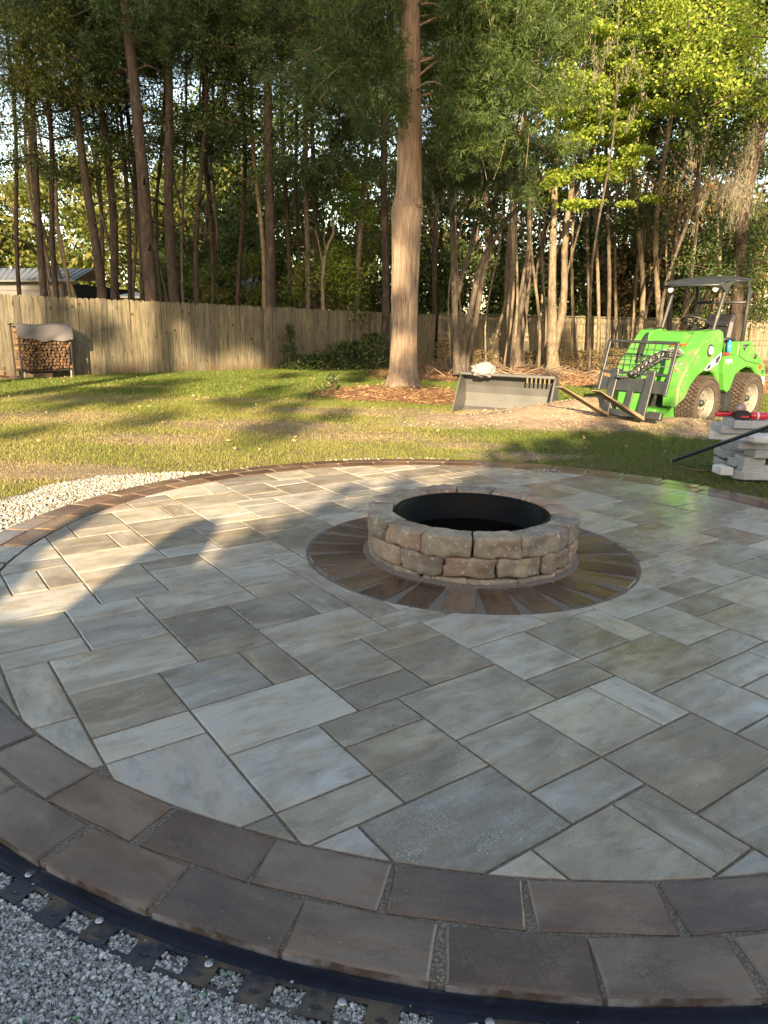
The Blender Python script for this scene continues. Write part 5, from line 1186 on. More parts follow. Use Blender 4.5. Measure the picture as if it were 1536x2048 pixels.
for s in (1, -1):
    mb = MB(); mb.prism([(.24, 1.92), (.02, 1.80), (-.05, 1.98)], s * .40, s * .412); mb.build('canopy_bracket', M_DKFRAME, ldr)
    mb = MB(); mb.lathe([(0, .05), (.045, .045), (.05, .02), (.045, -.03), (0, -.04)], 16, axis='x', c=(.17, s * .33, 1.87)); mb.build('work_light_housing', M_BLACK, ldr)
    mb = MB(); mb.lathe([(0, .056), (.035, .052), (.04, .046)], 14, axis='x', c=(.17, s * .33, 1.87)); mb.build('work_light', M_GLASS, ldr)
# pallet fork carriage, tilted back; its own thing hooked on the loader
fk = thing('pallet_fork', 'dark pallet fork attachment with load guard grid and two mud-caked tines raised at the tips', 'pallet fork', (0, 0, 0))
fk.matrix_world = Matrix.Translation((4.41, 10.72, -.045)) @ Matrix.Rotation(R_(219.5), 4, 'Z') @ Matrix.Translation((1.58, 0, .19)) @ Matrix.Rotation(R_(-15), 4, 'Y')
YG = .50
for s in (1, -1):
    mb = MB(); mb.box((0, s * YG, .66), (.035, .05, .70), bev=.006); mb.build('guard_post', M_DKFRAME, fk)
for z in (.58, 1.00):
    mb = MB(); mb.box((0, 0, z), (.035, 2 * YG, .035), bev=.006); mb.build('guard_rail', M_DKFRAME, fk)
for k in range(1, 10):
    mb = MB(); mb.tube([(0, -YG + k * YG / 5, .58), (0, -YG + k * YG / 5, 1.00)], .0055, 5); mb.build('guard_bar', M_DKFRAME, fk)
for z in (.69, .80, .90):
    mb = MB(); mb.tube([(0.006, -YG, z), (0.006, YG, z)], .0055, 5); mb.build('guard_bar', M_DKFRAME, fk)
mb = MB(); mb.box((-.01, 0, .42), (.022, 1.04, .17), bev=.004); mb.build('carriage_plate', M_DKFRAME, fk)
mb = MB(); mb.box((-.01, 0, .20), (.02, .09, .44), bev=.004); mb.box((-.01, 0, .04), (.03, .70, .09), bev=.004); mb.build('carriage_plate', M_DKFRAME, fk)
mb = MB(); mb.box((-.02, .43, .05), (.07, .20, .10), bev=.01); mb.build('carriage_foot', M_DKFRAME, fk)
for s in (1, -1):
    yy = s * .27 - .01
    mb = MB(); mb.box((.025, yy, .29), (.035, .115, .60), bev=.006); mb.box((.0, yy, .60), (.10, .115, .05), bev=.01); mb.build('fork_shank', M_DKFRAME, fk)
    mb = MB(); mb.prism([(.01, -.03), (.10, -.028), (1.14, .012), (1.14, .022), (.03, .014)], yy - .058, yy + .058); mb.build('tine', M_FORK, fk, rot=(0, R_(-5), 0))

# ------------------------------------------------------------------ bucket with a cloth
M_BUCKET = simple('worn_bucket_steel', (.072, .076, .078), .5, .15, .2, 3, .12, .5, dirt=((.095, .085, .068), 5, .60))
bk = thing('loader_bucket', 'grey steel loader bucket lying open side forward on the sand mound', 'bucket', (1.0, 11.0, -.01), R_(-25))
W_, D0, H_ = 1.45, .46, .575
sp = [(0, 0), (.48, 0), (.60, .08), (.62, .26), (.57, .44), (.48, .56), (.36, .575), (.28, .50)]       # (depth, height)
for k, x in enumerate((0, W_)):
    mb = MB(); mb.prism(sp, x - .008, x + .008, plane='yz'); mb.build('side_plate', M_BUCKET, bk)
mb = MB(); shell = [(0, .0), (.46, .0), (.56, .05), (.59, .14), (.60, .26), (.575, .38), (.52, .49), (.46, .545), (.36, .56)]
out = [(a * 1.0 + .008 * (1 if a > .3 else 0), b - .008 if b < .1 else b + .004) for a, b in shell]
vs = []; fs = []; m = len(shell)
for x in (0.008, W_ - .008):
    vs += [(x, a, b) for a, b in shell] + [(x, a + (.010 if i > 1 else 0), b + (-.010 if i < 2 else .004)) for i, (a, b) in enumerate(shell)]
for i in range(m - 1):
    fs += [(i, i + 1, 2 * m + i + 1, 2 * m + i), (m + i + 1, m + i, 3 * m + i, 3 * m + i + 1)]
mb.add(vs, fs); mb.build('shell', M_BUCKET, bk, recalc=False)
mb = MB(); mb.box((W_ / 2, .02, -.006), (W_ + .02, .10, .014), bev=.003); mb.build('cutting_edge', M_BUCKET, bk)
mb = MB(); mb.box((W_ / 2, .335, .570), (W_, .09, .045), bev=.008); mb.build('top_lip', M_BUCKET, bk)
for k in range(6):
    mb = MB(); mb.box((W_ - .40 + .065 * k, .300, .515), (.022, .012, .085)); mb.build('tooth_slot', simple('rusty_cut', (.10, .085, .05), .8, 0, .2, 10, .1) if k == 0 else bpy.data.materials['rusty_cut'], bk)
mb = MB(); mb.prism([(0, 0), (.12, 0), (.30, .54), (.27, .50)], W_ + .008, W_ + .02, plane='yz'); mb.build('side_stiffener', M_BUCKET, bk)
# sand inside the bucket
bm = bmesh.new(); bmesh.ops.create_grid(bm, x_segments=24, y_segments=8, size=1)
for v in bm.verts:
    x = .73 + v.co.x * .66; y = .25 + v.co.y * .22; e = max(0, 1 - abs(v.co.x) ** 4) * max(0, 1 - v.co.y ** 4)
    v.co = Vector((x, y, .004 + e * (.015 + .03 * (noise.noise(Vector((x * 4, y * 7, 0))) + .3))))
me = bpy.data.meshes.new('sand'); bm.to_mesh(me); bm.free(); M_DIRT = simple('spilled_sand', (.22, .18, .135), .95, 0, .3, 14, .5); me.materials.append(M_DIRT)
o = obj_from_mesh('sand_in_bucket', me, None); o.matrix_world = bk.matrix_basis.copy(); o.location = (1.0, 11.0, -.01); o.rotation_euler = (0, 0, R_(-25)); setp(o, 'thin drift of sand left inside the grey bucket', 'sand', kind='stuff')
# cloth: draped grey shirt over the upper left lip
def blob_cloth(name, c, size, seed, material, label, cat, rotz=0):
    bm = bmesh.new(); bmesh.ops.create_icosphere(bm, subdivisions=5, radius=1)
    for v in bm.verts:
        p = v.co.copy(); f = noise.noise(p * 1.6 + Vector((seed, 0, 0))) * .28 + abs(noise.noise(p * 3.4 + Vector((0, seed, 0)))) * .22 + noise.noise(p * 8) * .05
        q = p * (1 + f); q = Vector((q.x * size[0], q.y * size[1], q.z * size[2]))
        if q.z < 0: q.z *= .9 + .4 * abs(noise.noise(p * 2.5 + Vector((seed, seed, 0))))
        v.co = q
    me = bpy.data.meshes.new(name); bm.to_mesh(me); bm.free(); me.materials.append(material); me.polygons.foreach_set('use_smooth', [True] * len(me.polygons))
    return setp(obj_from_mesh(name, me, None, c, (0, 0, rotz)), label, cat)
M_CLOTH = simple('grey_cloth', (.19, .19, .20), .9, 0, .06, 6, .2, .2)
p = Vector((1.0, 11.0, -.01)); cc, ss = math.cos(R_(-25)), math.sin(R_(-25))
def bw(x, y, z): return (p.x + x * cc - y * ss, p.y + x * ss + y * cc, p.z + z)
blob_cloth('crumpled_cloth', bw(.36, .32, .635), (.18, .14, .10), 3.3, M_CLOTH, 'crumpled pale grey cloth lying over the upper left lip of the steel bucket', 'cloth')
# loose dirt clods on the mound
rs = np.random.RandomState(15); n = 2600; X = rs.uniform(.2, 5.2, n); Y = rs.uniform(8.9, 11.6, n); g_, s_, s2, w_ = masks(X, Y); ok = s_ > .5 + .3 * rs.rand(n); X, Y = X[ok], Y[ok]
o = stones('soil_clods', np.stack([X, Y, gz(X, Y) + .004], 1), .014, gravel_mat('sandy_clod', [(0, (.12, .088, .06)), (.5, (.20, .15, .105)), (1, (.27, .21, .15))])); setp(o, 'crumbs and clods of sandy soil scattered over the mound before the loader', 'soil')

# ------------------------------------------------------------------ stack of loose pavers at the right
G_ST = 'loose grey concrete pavers stacked on the grass at the right'
def block(px, py, Y, L, D, yaw=0, h=.072, mat_=M_CONC, chip=0, label=''):
    c0 = at(px, py, Y); mb = MB(); rnd = random.Random(int(px + py * 3))
    poly = [(0, 0), (L, 0), (L, D), (0, D)]
    if chip: poly = [(0, chip), (chip * 1.2, 0), (L, 0), (L, D), (chip, D), (0, D - chip)]
    pp = []
    for i in range(len(poly)):
        a, b = Vector(poly[i]), Vector(poly[(i + 1) % len(poly)]); k = max(1, int((b - a).length / .06))
        for j in range(k): q = a.lerp(b, j / k); pp.append((q.x + rnd.uniform(-.003, .003), q.y + rnd.uniform(-.003, .003)))
    mb.prism(pp, 0, h, plane='xy', inset=.006)
    o = mb.build('concrete_paver', mat_, None, c0, (rnd.gauss(0, .008), rnd.gauss(0, .008), R_(yaw))); return setp(o, label, 'paver', G_ST)
M_CONC_L = simple('pale_concrete', (.50, .50, .51), .85, var=.2, scale=7, bumps=.35)
BL = [
 (1473, 960, 6.30, .46, .15, 2, 1, M_CONC, 'chip-cornered grey paver at the very bottom of the near stack'),
 (1484, 946, 6.32, .42, .14, -1, 0, M_CONC, 'grey paver second from the bottom of the near stack'),
 (1487, 931, 6.32, .19, .18, 1, 0, M_CONC, 'short grey paver third from the bottom of the near stack'),
 (1509, 917, 6.28, .40, .22, -3, 0, M_CONC, 'grey paver set back to the right, fourth in the near stack'),
 (1476, 898, 6.32, .42, .16, -4, 0, M_CONC, 'grey paver directly under the broken curved piece'),
 (1444, 937, 6.62, .30, .26, -6, 0, M_CONC, 'lowest grey paver of the rear stack, jutting left over the grass'),
 (1446, 917, 6.62, .28, .26, -5, 0, M_CONC, 'second lowest grey paver of the rear stack'),
 (1456, 902, 6.62, .26, .24, -8, 0, M_CONC, 'third grey paver up in the rear stack, behind the black pipe'),
 (1417, 878, 6.72, .34, .12, -24, 0, M_CONC_L, 'pale long paver turned askew under the upper two of the rear stack'),
 (1441, 867, 6.60, .34, .26, -5, 0, M_CONC, 'grey paver second from the top of the rear stack'),
 (1469, 857, 6.52, .50, .30, -3, 0, M_CONC, 'large topmost paver carrying the red tools'),
 (1441, 951, 6.22, .11, .15, 6, 0, M_CONC_L, 'small pale cube-like paver at the foot of the stack'),
 (1466, 934, 6.42, .10, .12, 0, 0, M_CONC, 'small grey end of a paver wedged between the two stacks'),
 (1540, 931, 6.36, .22, .16, 4, 0, M_CONC, 'grey paver at the right picture edge in the near stack, beside the short one'),
 (1530, 880, 6.60, .22, .22, 0, 0, M_CONC, 'grey paver half hidden behind the broken curved piece'),
]
for (px, py, Y, L, D, yw, ch, mt, lb) in BL: block(px, py, Y, L, D, yw, .072, mt, .05 if ch else 0, lb)
# packing blocks inside the stacks that carry the upper ones
for k, z in enumerate((0.0, .075, .15, .225, .30)):
    c0 = Vector((3.42, 6.42, -.035 + z)); mb = MB(); mb.box((.14, .10, .036), (.30, .18, .07), bev=.005); o = mb.build('concrete_paver', M_CONC, None, c0, (0, 0, R_(4 * k - 8))); setp(o, 'inner grey paver buried in the middle of the stack', 'paver', G_ST)
c0 = at(1492, 886, 6.22); mb = MB(); mb.prism([(0, .02), (.05, -.03), (.14, -.06), (.24, -.05), (.25, .04), (.20, .10), (.08, .11), (.02, .07)], 0, .075, plane='xy', inset=.02); o = mb.build('broken_paver', M_CONC_L, None, c0, (R_(4), 0, R_(-6))); setp(o, 'broken paver piece with a curved edge leaning on the near stack', 'paver')
c0 = at(1478, 964, 6.34); mb = MB(); mb.box((.22, .06, -.02), (.48, .12, .03), bev=.008); setp(mb.build('pallet_board', simple('old_board', (.30, .26, .20), .8), None, c0), 'weathered board under the near paver stack', 'board')
mb = MB(); mb.box((.0, .0, -.03), (.05, .26, .08), bev=.004); setp(mb.build('pallet_block', simple('old_board_b', (.16, .12, .09), .9), None, at(1468, 966, 6.5)), 'short dark wood block propping up the paver stack', 'wood block')
# black pipe leaning on the stack
a = at(1345, 922, 7.05); b = at(1480, 874, 6.22); e = b + (b - a) * 1.1
mb = MB(); n = 16; mb.tube([a.lerp(e, i / n) for i in range(n + 1)], .0175, 14, caps=False); pipe = mb.build('pipe', M_PLASTIC); setp(pipe, 'long black pipe leaning across the paver stack with its open end over the grass', 'pipe')
mb = MB(); dr = (e - a).normalized(); mb.tube([a - dr * .001, a + dr * .004], .0182, 14, caps=False); mb.tube([a + dr * .03, a - dr * .0], .012, 12, caps=True); mb.build('pipe_end', M_WHITE, pipe)
p0 = gnd(1352, 930, -.0); pts = [gnd(px, py, .0) + Vector((0, 0, .006)) for px, py in ((1348, 930), (1362, 936), (1385, 941), (1408, 943), (1430, 941))]
mb = MB(); mb.tube(pts, .006, 6); setp(mb.build('cable', simple('brown_cable', (.14, .08, .055), .7)), 'thin brown cable end lying in the grass below the black pipe', 'cable')
# tools on the top paver
tp = at(1469, 857, 6.52); ztop = tp.z + .074
def onp(px, dy): q = at(px, 838, tp.y + dy); return Vector((q.x, tp.y + dy, ztop))
g = onp(1452, .20); t = thing('angle_grinder', 'red and black cordless grinder lying at the left of the top paver', 'power tool', g, R_(8))
mb = MB(); mb.tube([(-.11, 0, .028), (-.08, 0, .03), (.0, 0, .03), (.06, 0, .03)], [.018, .024, .024, .022], 12); mb.build('body', M_RED, t)
mb = MB(); mb.tube([(.05, 0, .03), (.14, 0, .034)], [.024, .026], 12); mb.box((-.03, 0, .056), (.10, .026, .012), bev=.004); mb.build('grip', M_BLACK, t)
mb = MB(); mb.lathe([(0, .03), (.02, .03), (.03, .01), (.03, -.01)], 12, c=(.16, 0, .05)); mb.build('gear_head', M_CHROME, t)
g = onp(1483, .07); t = thing('battery_pack', 'square black battery pack with a red stripe in the middle of the top paver', 'battery', g, R_(-6))
mb = MB(); mb.box((0, 0, .035), (.125, .075, .068), bev=.008); mb.box((.0, 0, .074), (.09, .06, .012), bev=.003); mb.build('case', M_BLACK, t)
mb = MB(); mb.box((.012, -.0385, .030), (.07, .003, .014)); mb.build('stripe', M_RED, t)
g = onp(1478, .16); t = thing('wire_cup', 'dusty round cup-shaped disc guard standing behind the battery pack', 'tool', g)
mb = MB(); mb.lathe([(.0, .05), (.035, .045), (.045, .02), (.045, -.02), (.03, -.035), (0, -.04)], 18, axis='y', c=(0, 0, .085)); mb.box((0, 0, .03), (.06, .04, .06), bev=.01); mb.build('guard', simple('dusty_mauve', (.26, .19, .20), .5, .2, .3, 20, .2), t)
g = onp(1517, .06); t = thing('red_bottle', 'glossy red bottle lying on its side at the right of the top paver', 'bottle', g, R_(2))
mb = MB(); mb.lathe([(0, -.085), (.02, -.083), (.033, -.065), (.035, -.05), (.035, .06), (.030, .078), (.015, .088), (0, .089)], 20, axis='x', c=(0, 0, .036)); mb.build('body', simple('glossy_red', (.60, .02, .05), .15, 0, .06, 10, 0, .7), t)
mb = MB(); mb.lathe([(.0355, -.008), (.037, -.004), (.037, .004), (.0355, .008)], 20, axis='x', c=(-.02, 0, .036)); mb.build('band', M_WHITE, t)

# ------------------------------------------------------------------ firewood rack at the fence
ro = at(44, 745, 15.95); ryaw = math.atan2(fdir.y, fdir.x); zr = float(gz0(15.95)) - .01
rk = thing('firewood_rack', 'low metal firewood rack with a grey cover standing against the wooden fence', 'rack', (ro.x, ro.y, zr), ryaw)
WR, DR, HR = 1.14, .36, 1.14
M_POST = simple('rack_tube', (.03, .025, .025), .5, .4, .3, 10, .1); M_LEG = simple('bright_leg', (.42, .40, .37), .5, .5, .2, 20, .1)
for x in (0, WR):
    for y in (0, DR):
        mb = MB(); mb.box((x, y, HR * .5 + .05), (.03, .03, HR - .02), bev=.003); mb.build('post', M_POST, rk)
for y in (0, DR):
    for z in (.20, HR): mb = MB(); mb.box((WR / 2, y, z), (WR, .028, .03), bev=.003); mb.build('rail', M_POST, rk)
for x in (0.05, WR - .05): mb = MB(); mb.box((x, .0, .10), (.022, .022, .22)); mb.build('leg', M_LEG, rk)
pile = thing('firewood', 'neat pile of split firewood stacked in the metal rack', 'firewood', (ro.x, ro.y, zr), ryaw)
M_LOG = simple('split_log_end', (.095, .058, .034), .85, 0, .45, 12, .4); M_LOG2 = simple('split_log_dark', (.05, .032, .021), .85, 0, .4, 10, .4); M_LOG3 = simple('split_log_gold', (.15, .085, .03), .8, 0, .3, 12, .3)
rnd = random.Random(4); LM = []
for k in range(10):
    n = rnd.choice((3, 4, 4, 5)); a0 = rnd.random() * 6; pl = [(math.cos(a0 + 6.283 * i / n) * rnd.uniform(.036, .056), math.sin(a0 + 6.283 * i / n) * rnd.uniform(.030, .046)) for i in range(n)]
    mb = MB(); mb.prism(pl, -.19, .19, inset=.006); LM.append(mb.mesh('log', (M_LOG, M_LOG, M_LOG2, M_LOG3)[k % 4] if k != 9 else M_LOG, True))
z = .262; row = 0
while z < 1.06:
    x = .055 + .03 * (row % 2)
    while x < WR - .03:
        obj_from_mesh('log', LM[rnd.randrange(10)], pile, (x, DR / 2 + rnd.uniform(-.03, .02), z + rnd.uniform(-.008, .008)), (0, rnd.random() * 6.28, rnd.gauss(0, .04))); x += rnd.uniform(.070, .092)
    z += .066; row += 1
# cover: sagging tarp over the top and front
vs = []; fs = []; na, nb_ = 26, 16
for i in range(na + 1):
    u = i / na; X = -.05 + (WR + .08) * u
    for j in range(nb_ + 1):
        v = j / nb_; sag = .30 + .10 * math.sin(math.pi * min(1, u * 1.1)) - .10 * (1 - u) + .02 * math.sin(u * 17)
        if v < .45: y = DR + .03 - (DR + .06) * v / .45; z = HR + .035 + .03 * math.sin(math.pi * v / .45) + .012 * math.sin(u * 9 + v * 4)
        else: w = (v - .45) / .55; y = -.035 - .02 * math.sin(w * 3) - .035 * abs(math.sin(u * 6 + w * 2.4)) * w; z = HR + .035 - sag * w + .018 * math.sin(u * 6.0 + w * 5) * w
        vs.append((X, y, z))
for i in range(na):
    for j in range(nb_): q = i * (nb_ + 1) + j; fs.append((q, q + 1, q + nb_ + 2, q + nb_ + 1))
n0 = len(vs); vs += [(x, y + .004, z - .004) for x, y, z in vs]; fs += [tuple(k + n0 for k in reversed(f)) for f in fs]
mb = MB(); mb.add(vs, fs, True); cv = mb.build('tarpaulin', simple('grey_tarp', (.105, .10, .108), .6, 0, .15, 3, .25, .4), None, (ro.x, ro.y, zr), (0, 0, ryaw), recalc=False); setp(cv, 'sagging grey tarpaulin tied over the firewood rack', 'tarpaulin')
# loose logs left of the rack
for k, (dx, dy, dz, a, lb) in enumerate(((-.55, .1, .06, .2, 'lowest dark log of the loose heap left of the rack'), (-.35, -.02, .07, .9, 'loose log leaning at the foot of the rack'), (-.75, .0, .06, -.4, 'dark log at the far left of the heap'), (-.5, .02, .17, .5, 'pale ended log on top of the loose heap'), (-.28, -.12, .06, 1.3, 'short loose log nearest the rack leg'), (-.7, .12, .18, .1, 'upper dark log at the left of the heap'), (-.95, .05, .07, .7, 'outermost loose log at the left picture edge'))):
    m_ = LM[(k * 3) % 10]; c = Vector((dx, dy)); X = ro.x + c.x * fdir.x + c.y * -fnrm.x; Y = ro.y + c.x * fdir.y + c.y * -fnrm.y
    o = bpy.data.objects.new('log', m_); COL.objects.link(o); o.location = (X, Y, zr + dz); o.rotation_euler = (.1, .6 * k, ryaw + a); o.scale = (1.4, 1.1, 1.4); setp(o, lb, 'log', 'loose logs heaped beside the rack')
o = bpy.data.objects.new('log', LM[2]); COL.objects.link(o); q = ro + fdir * .42; o.location = (q.x, q.y + .06, zr + .07); o.rotation_euler = (0, 0, ryaw + 1.4); o.scale = (1.5, 1, 1.5); setp(o, 'single split log lying in the dark space under the rack', 'log')

# ------------------------------------------------------------------ sheds and houses beyond the fence
M_METAL = simple('pale_roof_metal', (.12, .135, .155), .5, .2, .12, .8, .05); M_SIDING = simple('grey_siding', (.055, .057, .062), .6, 0, .1, 1, .05); M_TRIM = simple('dark_trim', (.02, .02, .022), .6)
Y0 = 27.0; A = at(-140, 564, Y0); B = at(150, 563, Y0); Cc = at(187, 541, Y0 + 3.2); D = at(-140, 538, Y0 + 3.2)
sh = thing('metal_shed', 'grey metal shed with a pale ribbed roof and open gable end beyond the fence', 'shed', (A.x, Y0, -.2))
def L_(v): return v - Vector((A.x, Y0, -.2))
mb = MB(); q = [L_(A), L_(B), L_(Cc), L_(D)]; up = Vector((0, -.02, .06)); mb.add(q + [v + up for v in q], [(0, 1, 2, 3), (7, 6, 5, 4), (0, 4, 5, 1), (1, 5, 6, 2), (2, 6, 7, 3), (3, 7, 4, 0)]); mb.build('roof', M_METAL, sh)
E1 = at(205, 562, Y0 + 6.4); E0 = at(-140, 562, Y0 + 6.4); q = [L_(D), L_(Cc), L_(E1), L_(E0)]
mb = MB(); mb.add(q + [v + up for v in q], [(0, 1, 2, 3), (7, 6, 5, 4), (0, 4, 5, 1), (1, 5, 6, 2), (2, 6, 7, 3), (3, 7, 4, 0)]); mb.build('roof', M_METAL, sh)
for k in range(26):
    t_ = (k + .5) / 26; a = L_(A.lerp(B, t_)) + up; b = L_(D.lerp(Cc, t_)) + up; mb = MB(); mb.tube([a + Vector((0, 0, .012)), b + Vector((0, 0, .012))], .018, 4); mb.build('roof_rib', M_METAL, sh)
wl = (B.x - .25) - A.x; zt = B.z + .2 - .06
for k in range(9):
    mb = MB(); mb.box((wl / 2, .38, .14 + k * zt / 9 + .0), (wl, .05, zt / 9 - .012), Matrix.Rotation(-.06, 3, 'X')); mb.build('siding_board', M_SIDING, sh)
mb = MB(); mb.box((wl / 2, .42, zt / 2), (wl - .04, .04, zt)); mb.build('wall', M_TRIM, sh); mb = MB(); mb.box((wl / 2 + .1, .25, zt + .02), (wl + .25, .12, .1)); mb.build('eave_trim', M_TRIM, sh)
mb = MB(); mb.box((wl - .03, 3.4, zt / 2), (.05, 6.0, zt)); mb.build('wall', M_TRIM, sh)
q = at(172, 600, Y0 + 2.2) - Vector((A.x, Y0, -.2)); mb = MB(); mb.box((q.x, 2.2, 1.3), (.12, .12, 2.6)); mb.build('post', M_TRIM, sh)
def far_house(label, px0, px1, pyr, pye, Y, mr, mw, cat='house', name='far_house', dy=3.0):
    a = at(px0, pye, Y); b = at(px1, pye, Y); rz = at((px0 + px1) / 2, pyr, Y).z; w = b.x - a.x; t = thing(name, label, cat, (a.x, Y, -.4)); he = a.z + .4; hr = rz + .4
    mb = MB(); mb.box((w / 2, dy / 2, he / 2), (w * .92, dy, he)); mb.build('wall', mw, t)
    mb = MB(); mb.prism([(-.15 , he), (dy / 2, hr), (dy + .15, he), (dy + .15, he + .08), (dy / 2, hr + .09), (-.15, he + .08)], -.1, w + .1, plane='yz'); mb.build('roof', mr, t)
    mb = MB(); mb.box((w * .3, -.01, he * .55), (.7, .05, .8)); mb.build('window', M_TRIM, t); return t
far_house('low white roofed shed just showing over the fence right of the leaning pine', 236, 276, 589, 596, 30, simple('white_roof', (.62, .64, .66), .5), M_SIDING, 'shed', 'white_shed')
far_house('pale blue-grey house roof glimpsed between trunks left of the mid wood', 470, 560, 525, 585, 37, simple('blue_shingle', (.17, .19, .22), .8), M_SIDING)

# ------------------------------------------------------------------ behind the camera: the house and trees that shade the foreground
TS = math.tan(SUN_EL); TX = math.tan(SUN_AZ)
hs = thing('house', 'single storey house with a low roof behind the photographer', 'house', (0, 0, 0))
HY = -6.0; ez = (3.05 - HY) * TS
mb = MB(); mb.box((0, -9.2, ez / 2 - .15), (17, 5.6, ez - .1)); mb.build('wall', simple('brick_wall', (.30, .17, .12), .85), hs)
mb = MB(); mb.prism([(HY, ez - .12), (HY, ez), (-9.2, ez + 3.2 * TS * .93), (-12.8, ez - .1), (-12.8, ez - .25)], -9.2, 9.2, plane='yz'); mb.build('roof', simple('shingles', (.12, .11, .10), .9), hs)
def caster(name, shadow, Yc, th=.25):
    pts = []
    for g_ in shadow:
        dy = g_[1] - Yc; pts.append((g_[0] - TX * dy, dy * TS))
    mb = MB(); mb.prism(pts, Yc - th, Yc); mb.build(name, bpy.data.materials['brick_wall'], hs)
def gp(px, py): q = gnd(px, py, 0); return (q.x, q.y)
caster('shadow_panel_mid', [(-1.62, 2.4), gp(130, 1217), gp(200, 1165), gp(300, 1095), gp(360, 1052), gp(400, 1036), gp(432, 1031), gp(446, 1033), gp(440, 1060), gp(420, 1095), gp(398, 1118), (-.75, 3.6), (-.70, 2.4)], -6.4)  # added roof panel, shaped to throw the pointed middle shadow on the patio
caster('shadow_panel_left', [(-6, 2.4), (-6, 4.2), gp(-60, 1100), gp(0, 1092), gp(52, 1087), gp(130, 1046), gp(165, 1026), gp(185, 1010), gp(224, 1012), gp(193, 1036), gp(140, 1066), gp(99, 1084), gp(90, 1116), gp(52, 1160), gp(0, 1210), (-1.95, 2.4)], -6.4)  # added roof panel, outline projected back from the arm-like left patio shadow
def crown_tree(label, cl, rad, per, L, Wd, material, trunk, seed):
    rs = np.random.RandomState(seed); bx, by = trunk[0], trunk[1]; t = thing('shade_tree', label, 'tree', (bx, by, 0))
    c = clumps(rs, cl, rad, per, .15, .8); c[:, 0] -= bx; c[:, 1] -= by; foliage('crown', c, L, Wd, material, t, rs=rs)
    mb = MB(); mb.tube([(0, 0, -.1), (0, 0, trunk[2] * .5), (.1, 0, trunk[2])], [trunk[3], trunk[3] * .8, trunk[3] * .4], 12); mb.build('trunk', M_BARK_PINE, t)
def shade_z(x, y, Yc): return ((y - Yc) * TS, x - TX * (y - Yc))
rs = np.random.RandomState(3); cl = []; rd = []
EDGE = [(-1.2, 3.1), (-.6, 3.3), (0, 3.7), (.4, 4.3), (.8, 5.3), (1.4, 6.7), (2.2, 7.8), (3.2, 8.3), (4.2, 8.5), (6, 8.5), (9, 8.4)]
Yc = -15
for i in range(2600):
    x = rs.uniform(-.75, 9.5); ye = np.interp(x, [e_[0] for e_ in EDGE], [e_[1] for e_ in EDGE]); r = .14 + .22 * rs.rand(); y = 2.4 + max(.1, (ye - 2.4 - r / TS * .6)) * rs.rand() ** .8
    z, xc = shade_z(x, y, Yc); cl.append((xc, Yc + rs.randn() * 1.0, z)); rd.append(r)
crown_tree('broad low tree behind the photographer shading the right of the patio', cl, rd, 420, .15, .11, M_LEAF_DK, (2.5, Yc - 1, 4.5, .3), 5)
Yc = -32; cl = []; rd = []
for i in range(420):     # crown clumps added to break up the light on the right wood
    x = rs.uniform(3.2, 15); zt = rs.uniform(.8, 7.5); y = 22.0
    if fbm(np.array([x]), np.array([zt * .8]), 1.1, 61)[0] < .26: continue
    z = zt + (y - Yc) * TS; cl.append((x - TX * (y - Yc), Yc + rs.randn() * 2, z)); rd.append(.3 + .35 * rs.rand())
crown_tree('open pine crown behind the photographer breaking the light on the right wood', cl, rd, 120, .3, .2, M_NEEDLE, (16, Yc, 18, .3), 16)
cl = []; rd = []
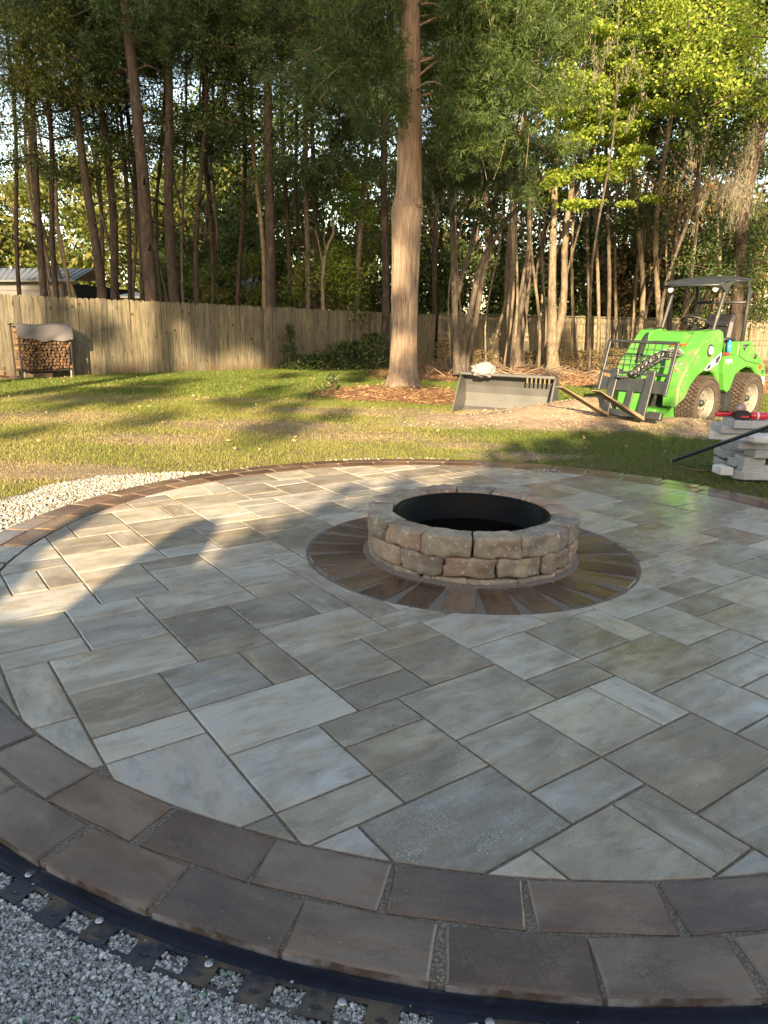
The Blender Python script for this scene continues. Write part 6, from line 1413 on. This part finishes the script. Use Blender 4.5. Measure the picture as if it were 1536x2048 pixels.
for i in range(700):
    x = rs.uniform(-13, 1.2); zt = rs.uniform(3.0 if x < -2.5 else 1.6, 9.5); y = 20.0
    if fbm(np.array([x]), np.array([zt * .9]), .9, 31)[0] < -.42: continue
    z = zt + (y - Yc) * TS; xc = x - TX * (y - Yc); cl.append((xc, Yc + rs.randn() * 2.5, z)); rd.append(.7 + .7 * rs.rand())
for i in range(120):  # extra clumps added to shade the upper cedar trunk
    z, xc = (rs.uniform(3.1, 8.5) + (14.8 - Yc) * TS), rs.uniform(-.5, .85) - TX * (14.8 - Yc); cl.append((xc, Yc + rs.randn(), z)); rd.append(.45)
crown_tree('tall pine crown far behind the photographer shading the upper wood on the left', cl, rd, 26, .5, .34, M_NEEDLE, (-12, Yc, 20, .35), 6)
cl = []; rd = []
for i in range(210):     # lower boughs that dapple the lawn
    x = rs.uniform(-9, 5.5); y = rs.uniform(9.5, 19.5); f = fbm(np.array([x * .55]), np.array([y]), 1.15, 44)[0]
    if f < .10 or (x > -.6 and y < 17.2): continue
    z, xc = shade_z(x, y, Yc); cl.append((xc, Yc + rs.randn() * 1.5, z)); rd.append(.30 + .35 * rs.rand())
for i in range(200):     # shade over the upper and farther part of the fence
    px = rs.uniform(330, 770); q = at(px, 640, 1.0); k = 1 / (.0649 - .0287 * (px + 90) / 958); x = q.x * k; y = k; zt = rs.uniform(1.1 if px < 600 else .5, 2.0) - .25
    if px < 470 and zt < 1.45 - .2 * (470 - px) / 140 * -1: continue
    if fbm(np.array([x * 1.3]), np.array([zt * 2]), 1.2, 17)[0] < -.35: continue
    z = zt + (y - Yc) * TS; cl.append((x - TX * (y - Yc), Yc + rs.randn() * 1.5, z)); rd.append(.28 + .25 * rs.rand())
crown_tree('ragged lower pine boughs far behind the photographer dappling the lawn', cl, rd, 330, .24, .16, M_NEEDLE, (-11, Yc - 2, 14, .3), 7)
# two tall bare trunks behind, whose shadows fall up the fence
for (x, y) in ((-5.85, 17.9),):
    xc = x - TX * (y + 22); t = thing('shade_tree', 'bare straight pine trunk behind the photographer, casting a band of shade on the fence' if x < 0 else 'second straight pine trunk behind the photographer', 'tree', (xc, -22, 0)); mb = MB(); mb.tube([(0, 0, 0), (0, 0, 9), (0, 0, 16)], [.24, .22, .18], 12); mb.build('trunk', M_BARK_PINE, t)
print('objects', len(bpy.data.objects))
